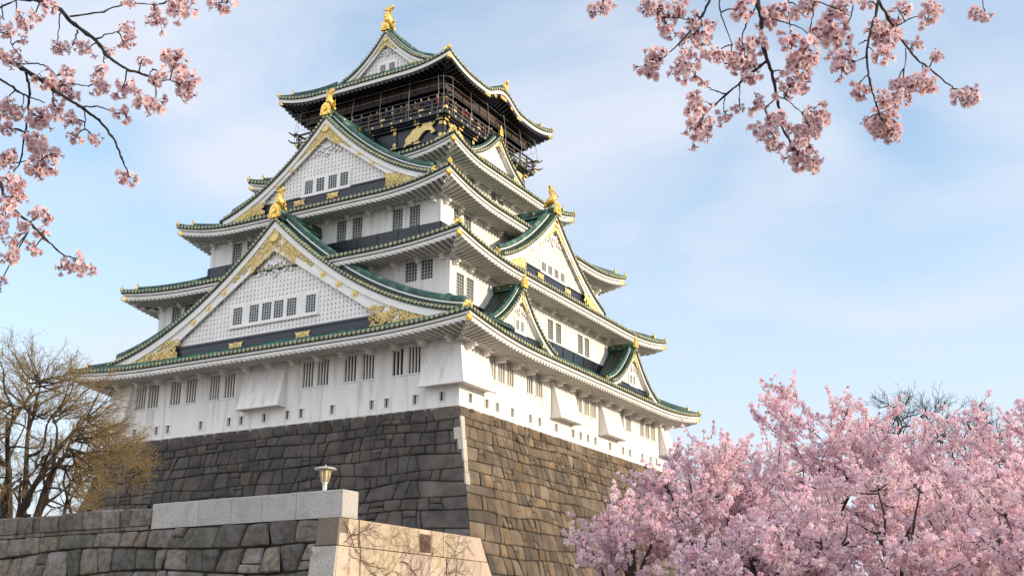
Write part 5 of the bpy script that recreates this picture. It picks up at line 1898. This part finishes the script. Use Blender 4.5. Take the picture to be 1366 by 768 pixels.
near_branch('pink blossom branches reaching in from the left, dark twigs against the sky', left_main, left_sub, lcl, (-150, -60), 51)

k7 = 1366 / 586
def c7(*p): return [(780 + x / k7, y / k7) for x, y in p]
right_main = [(c7((520, -160), (535, -10), (548, 60), (550, 130), (570, 190), (590, 260), (602, 330), (610, 390), (640, 440), (657, 468)), (.017, .005), 0),
              (c7((930, -160), (915, -10), (900, 60), (880, 130), (878, 200), (890, 270), (905, 320), (922, 372)), (.012, .004), .15),
              (c7((420, -140), (385, 8), (350, 70), (300, 130), (240, 182)), (.010, .004), -.1)]
right_sub = [(c7((915, 5), (950, 70), (990, 130), (1030, 180), (1080, 220), (1140, 270), (1185, 280)), (.010, .004)), (c7((565, 190), (510, 235), (440, 295), (380, 350), (358, 382)), (.009, .004)), (c7((295, 138), (310, 192)), (.004, .003)), (c7((440, 293), (410, 285), (378, 268)), (.005, .003)),
             (c7((482, 262), (480, 310)), (.004, .003)), (c7((602, 298), (640, 320), (676, 352)), (.005, .003)), (c7((592, 310), (560, 337)), (.004, .003)), (c7((610, 385), (582, 415)), (.004, .003)), (c7((435, -60), (420, 0), (425, 50), (457, 138)), (.006, .003)), (c7((530, 28), (495, 95), (490, 150), (500, 182)), (.006, .003)),
             (c7((550, 128), (520, 145), (500, 162)), (.004, .003)), (c7((550, 58), (640, 75), (702, 108)), (.006, .003)), (c7((725, -60), (718, 0), (705, 60), (695, 142)), (.007, .003)), (c7((840, -60), (835, 0), (825, 60), (788, 112)), (.006, .003)), (c7((718, 5), (790, 30), (822, 50)), (.005, .003)),
             (c7((882, 125), (850, 140)), (.005, .003)), (c7((876, 178), (840, 192)), (.004, .003)), (c7((885, 228), (860, 252)), (.004, .003)), (c7((880, 145), (912, 172)), (.004, .003)), (c7((1000, 148), (995, 212)), (.004, .003)), (c7((968, 85), (1010, 60), (1060, 45)), (.005, .003)), (c7((1050, 198), (1052, 242)), (.004, .003)),
             (c7((1240, -80), (1235, -10), (1242, 32)), (.004, .003)), (c7((240, 54), (300, 58), (345, 62)), (.004, .003)), (c7((380, 0), (300, -20), (200, -10)), (.006, .004)), (c7((30, -60), (55, 5)), (.004, .003)), (c7((435, 290), (432, 350)), (.003, .003)), (c7((640, -60), (632, 10), (640, 110)), (.005, .003)), (c7((1090, -80), (1062, 40)), (.004, .003))]
rc = [(60, 8, 42), (200, 15, 42), (260, 30, 58), (250, 72, 45), (300, 20, 40), (365, 80, 58), (360, 112, 50), (330, 168, 36), (410, 165, 38), (205, 185, 52), (215, 222, 45), (280, 212, 36), (345, 235, 56), (330, 320, 50), (328, 380, 50), (340, 420, 56), (372, 402, 42), (470, 30, 52), (455, 165, 48), (510, 140, 50), (522, 200, 45), (495, 185, 46), (530, 240, 34), (440, 358, 34), (482, 335, 26),
      (570, 60, 45), (600, 30, 50), (660, 20, 50), (640, 112, 42), (690, 150, 60), (672, 190, 50), (760, 80, 68), (765, 130, 68), (790, 190, 58), (800, 222, 48), (780, 30, 50), (620, 225, 46), (642, 262, 50), (545, 330, 44), (570, 372, 45), (550, 402, 40), (592, 440, 45), (685, 385, 56), (712, 350, 46), (702, 405, 40), (660, 472, 60), (692, 500, 55), (702, 455, 40),
      (850, 280, 50), (920, 112, 52), (900, 80, 40), (940, 170, 48), (960, 60, 42), (980, 40, 48), (1062, 62, 44), (1090, 20, 36), (1025, 142, 35), (1095, 172, 30), (975, 250, 50), (990, 282, 48), (1030, 250, 50), (1060, 242, 48), (950, 312, 42), (940, 362, 50), (910, 392, 48), (950, 412, 48), (970, 382, 45), (880, 372, 18), (1168, 292, 46), (1202, 276, 30), (1245, 42, 38), (880, 8, 32)]
near_branch('pink blossom branches hanging from the top of the photo, right of the castle', right_main, right_sub, [(780 + x / k7, y / k7, r / k7) for x, y, r in rc], (1700, -260), 52)
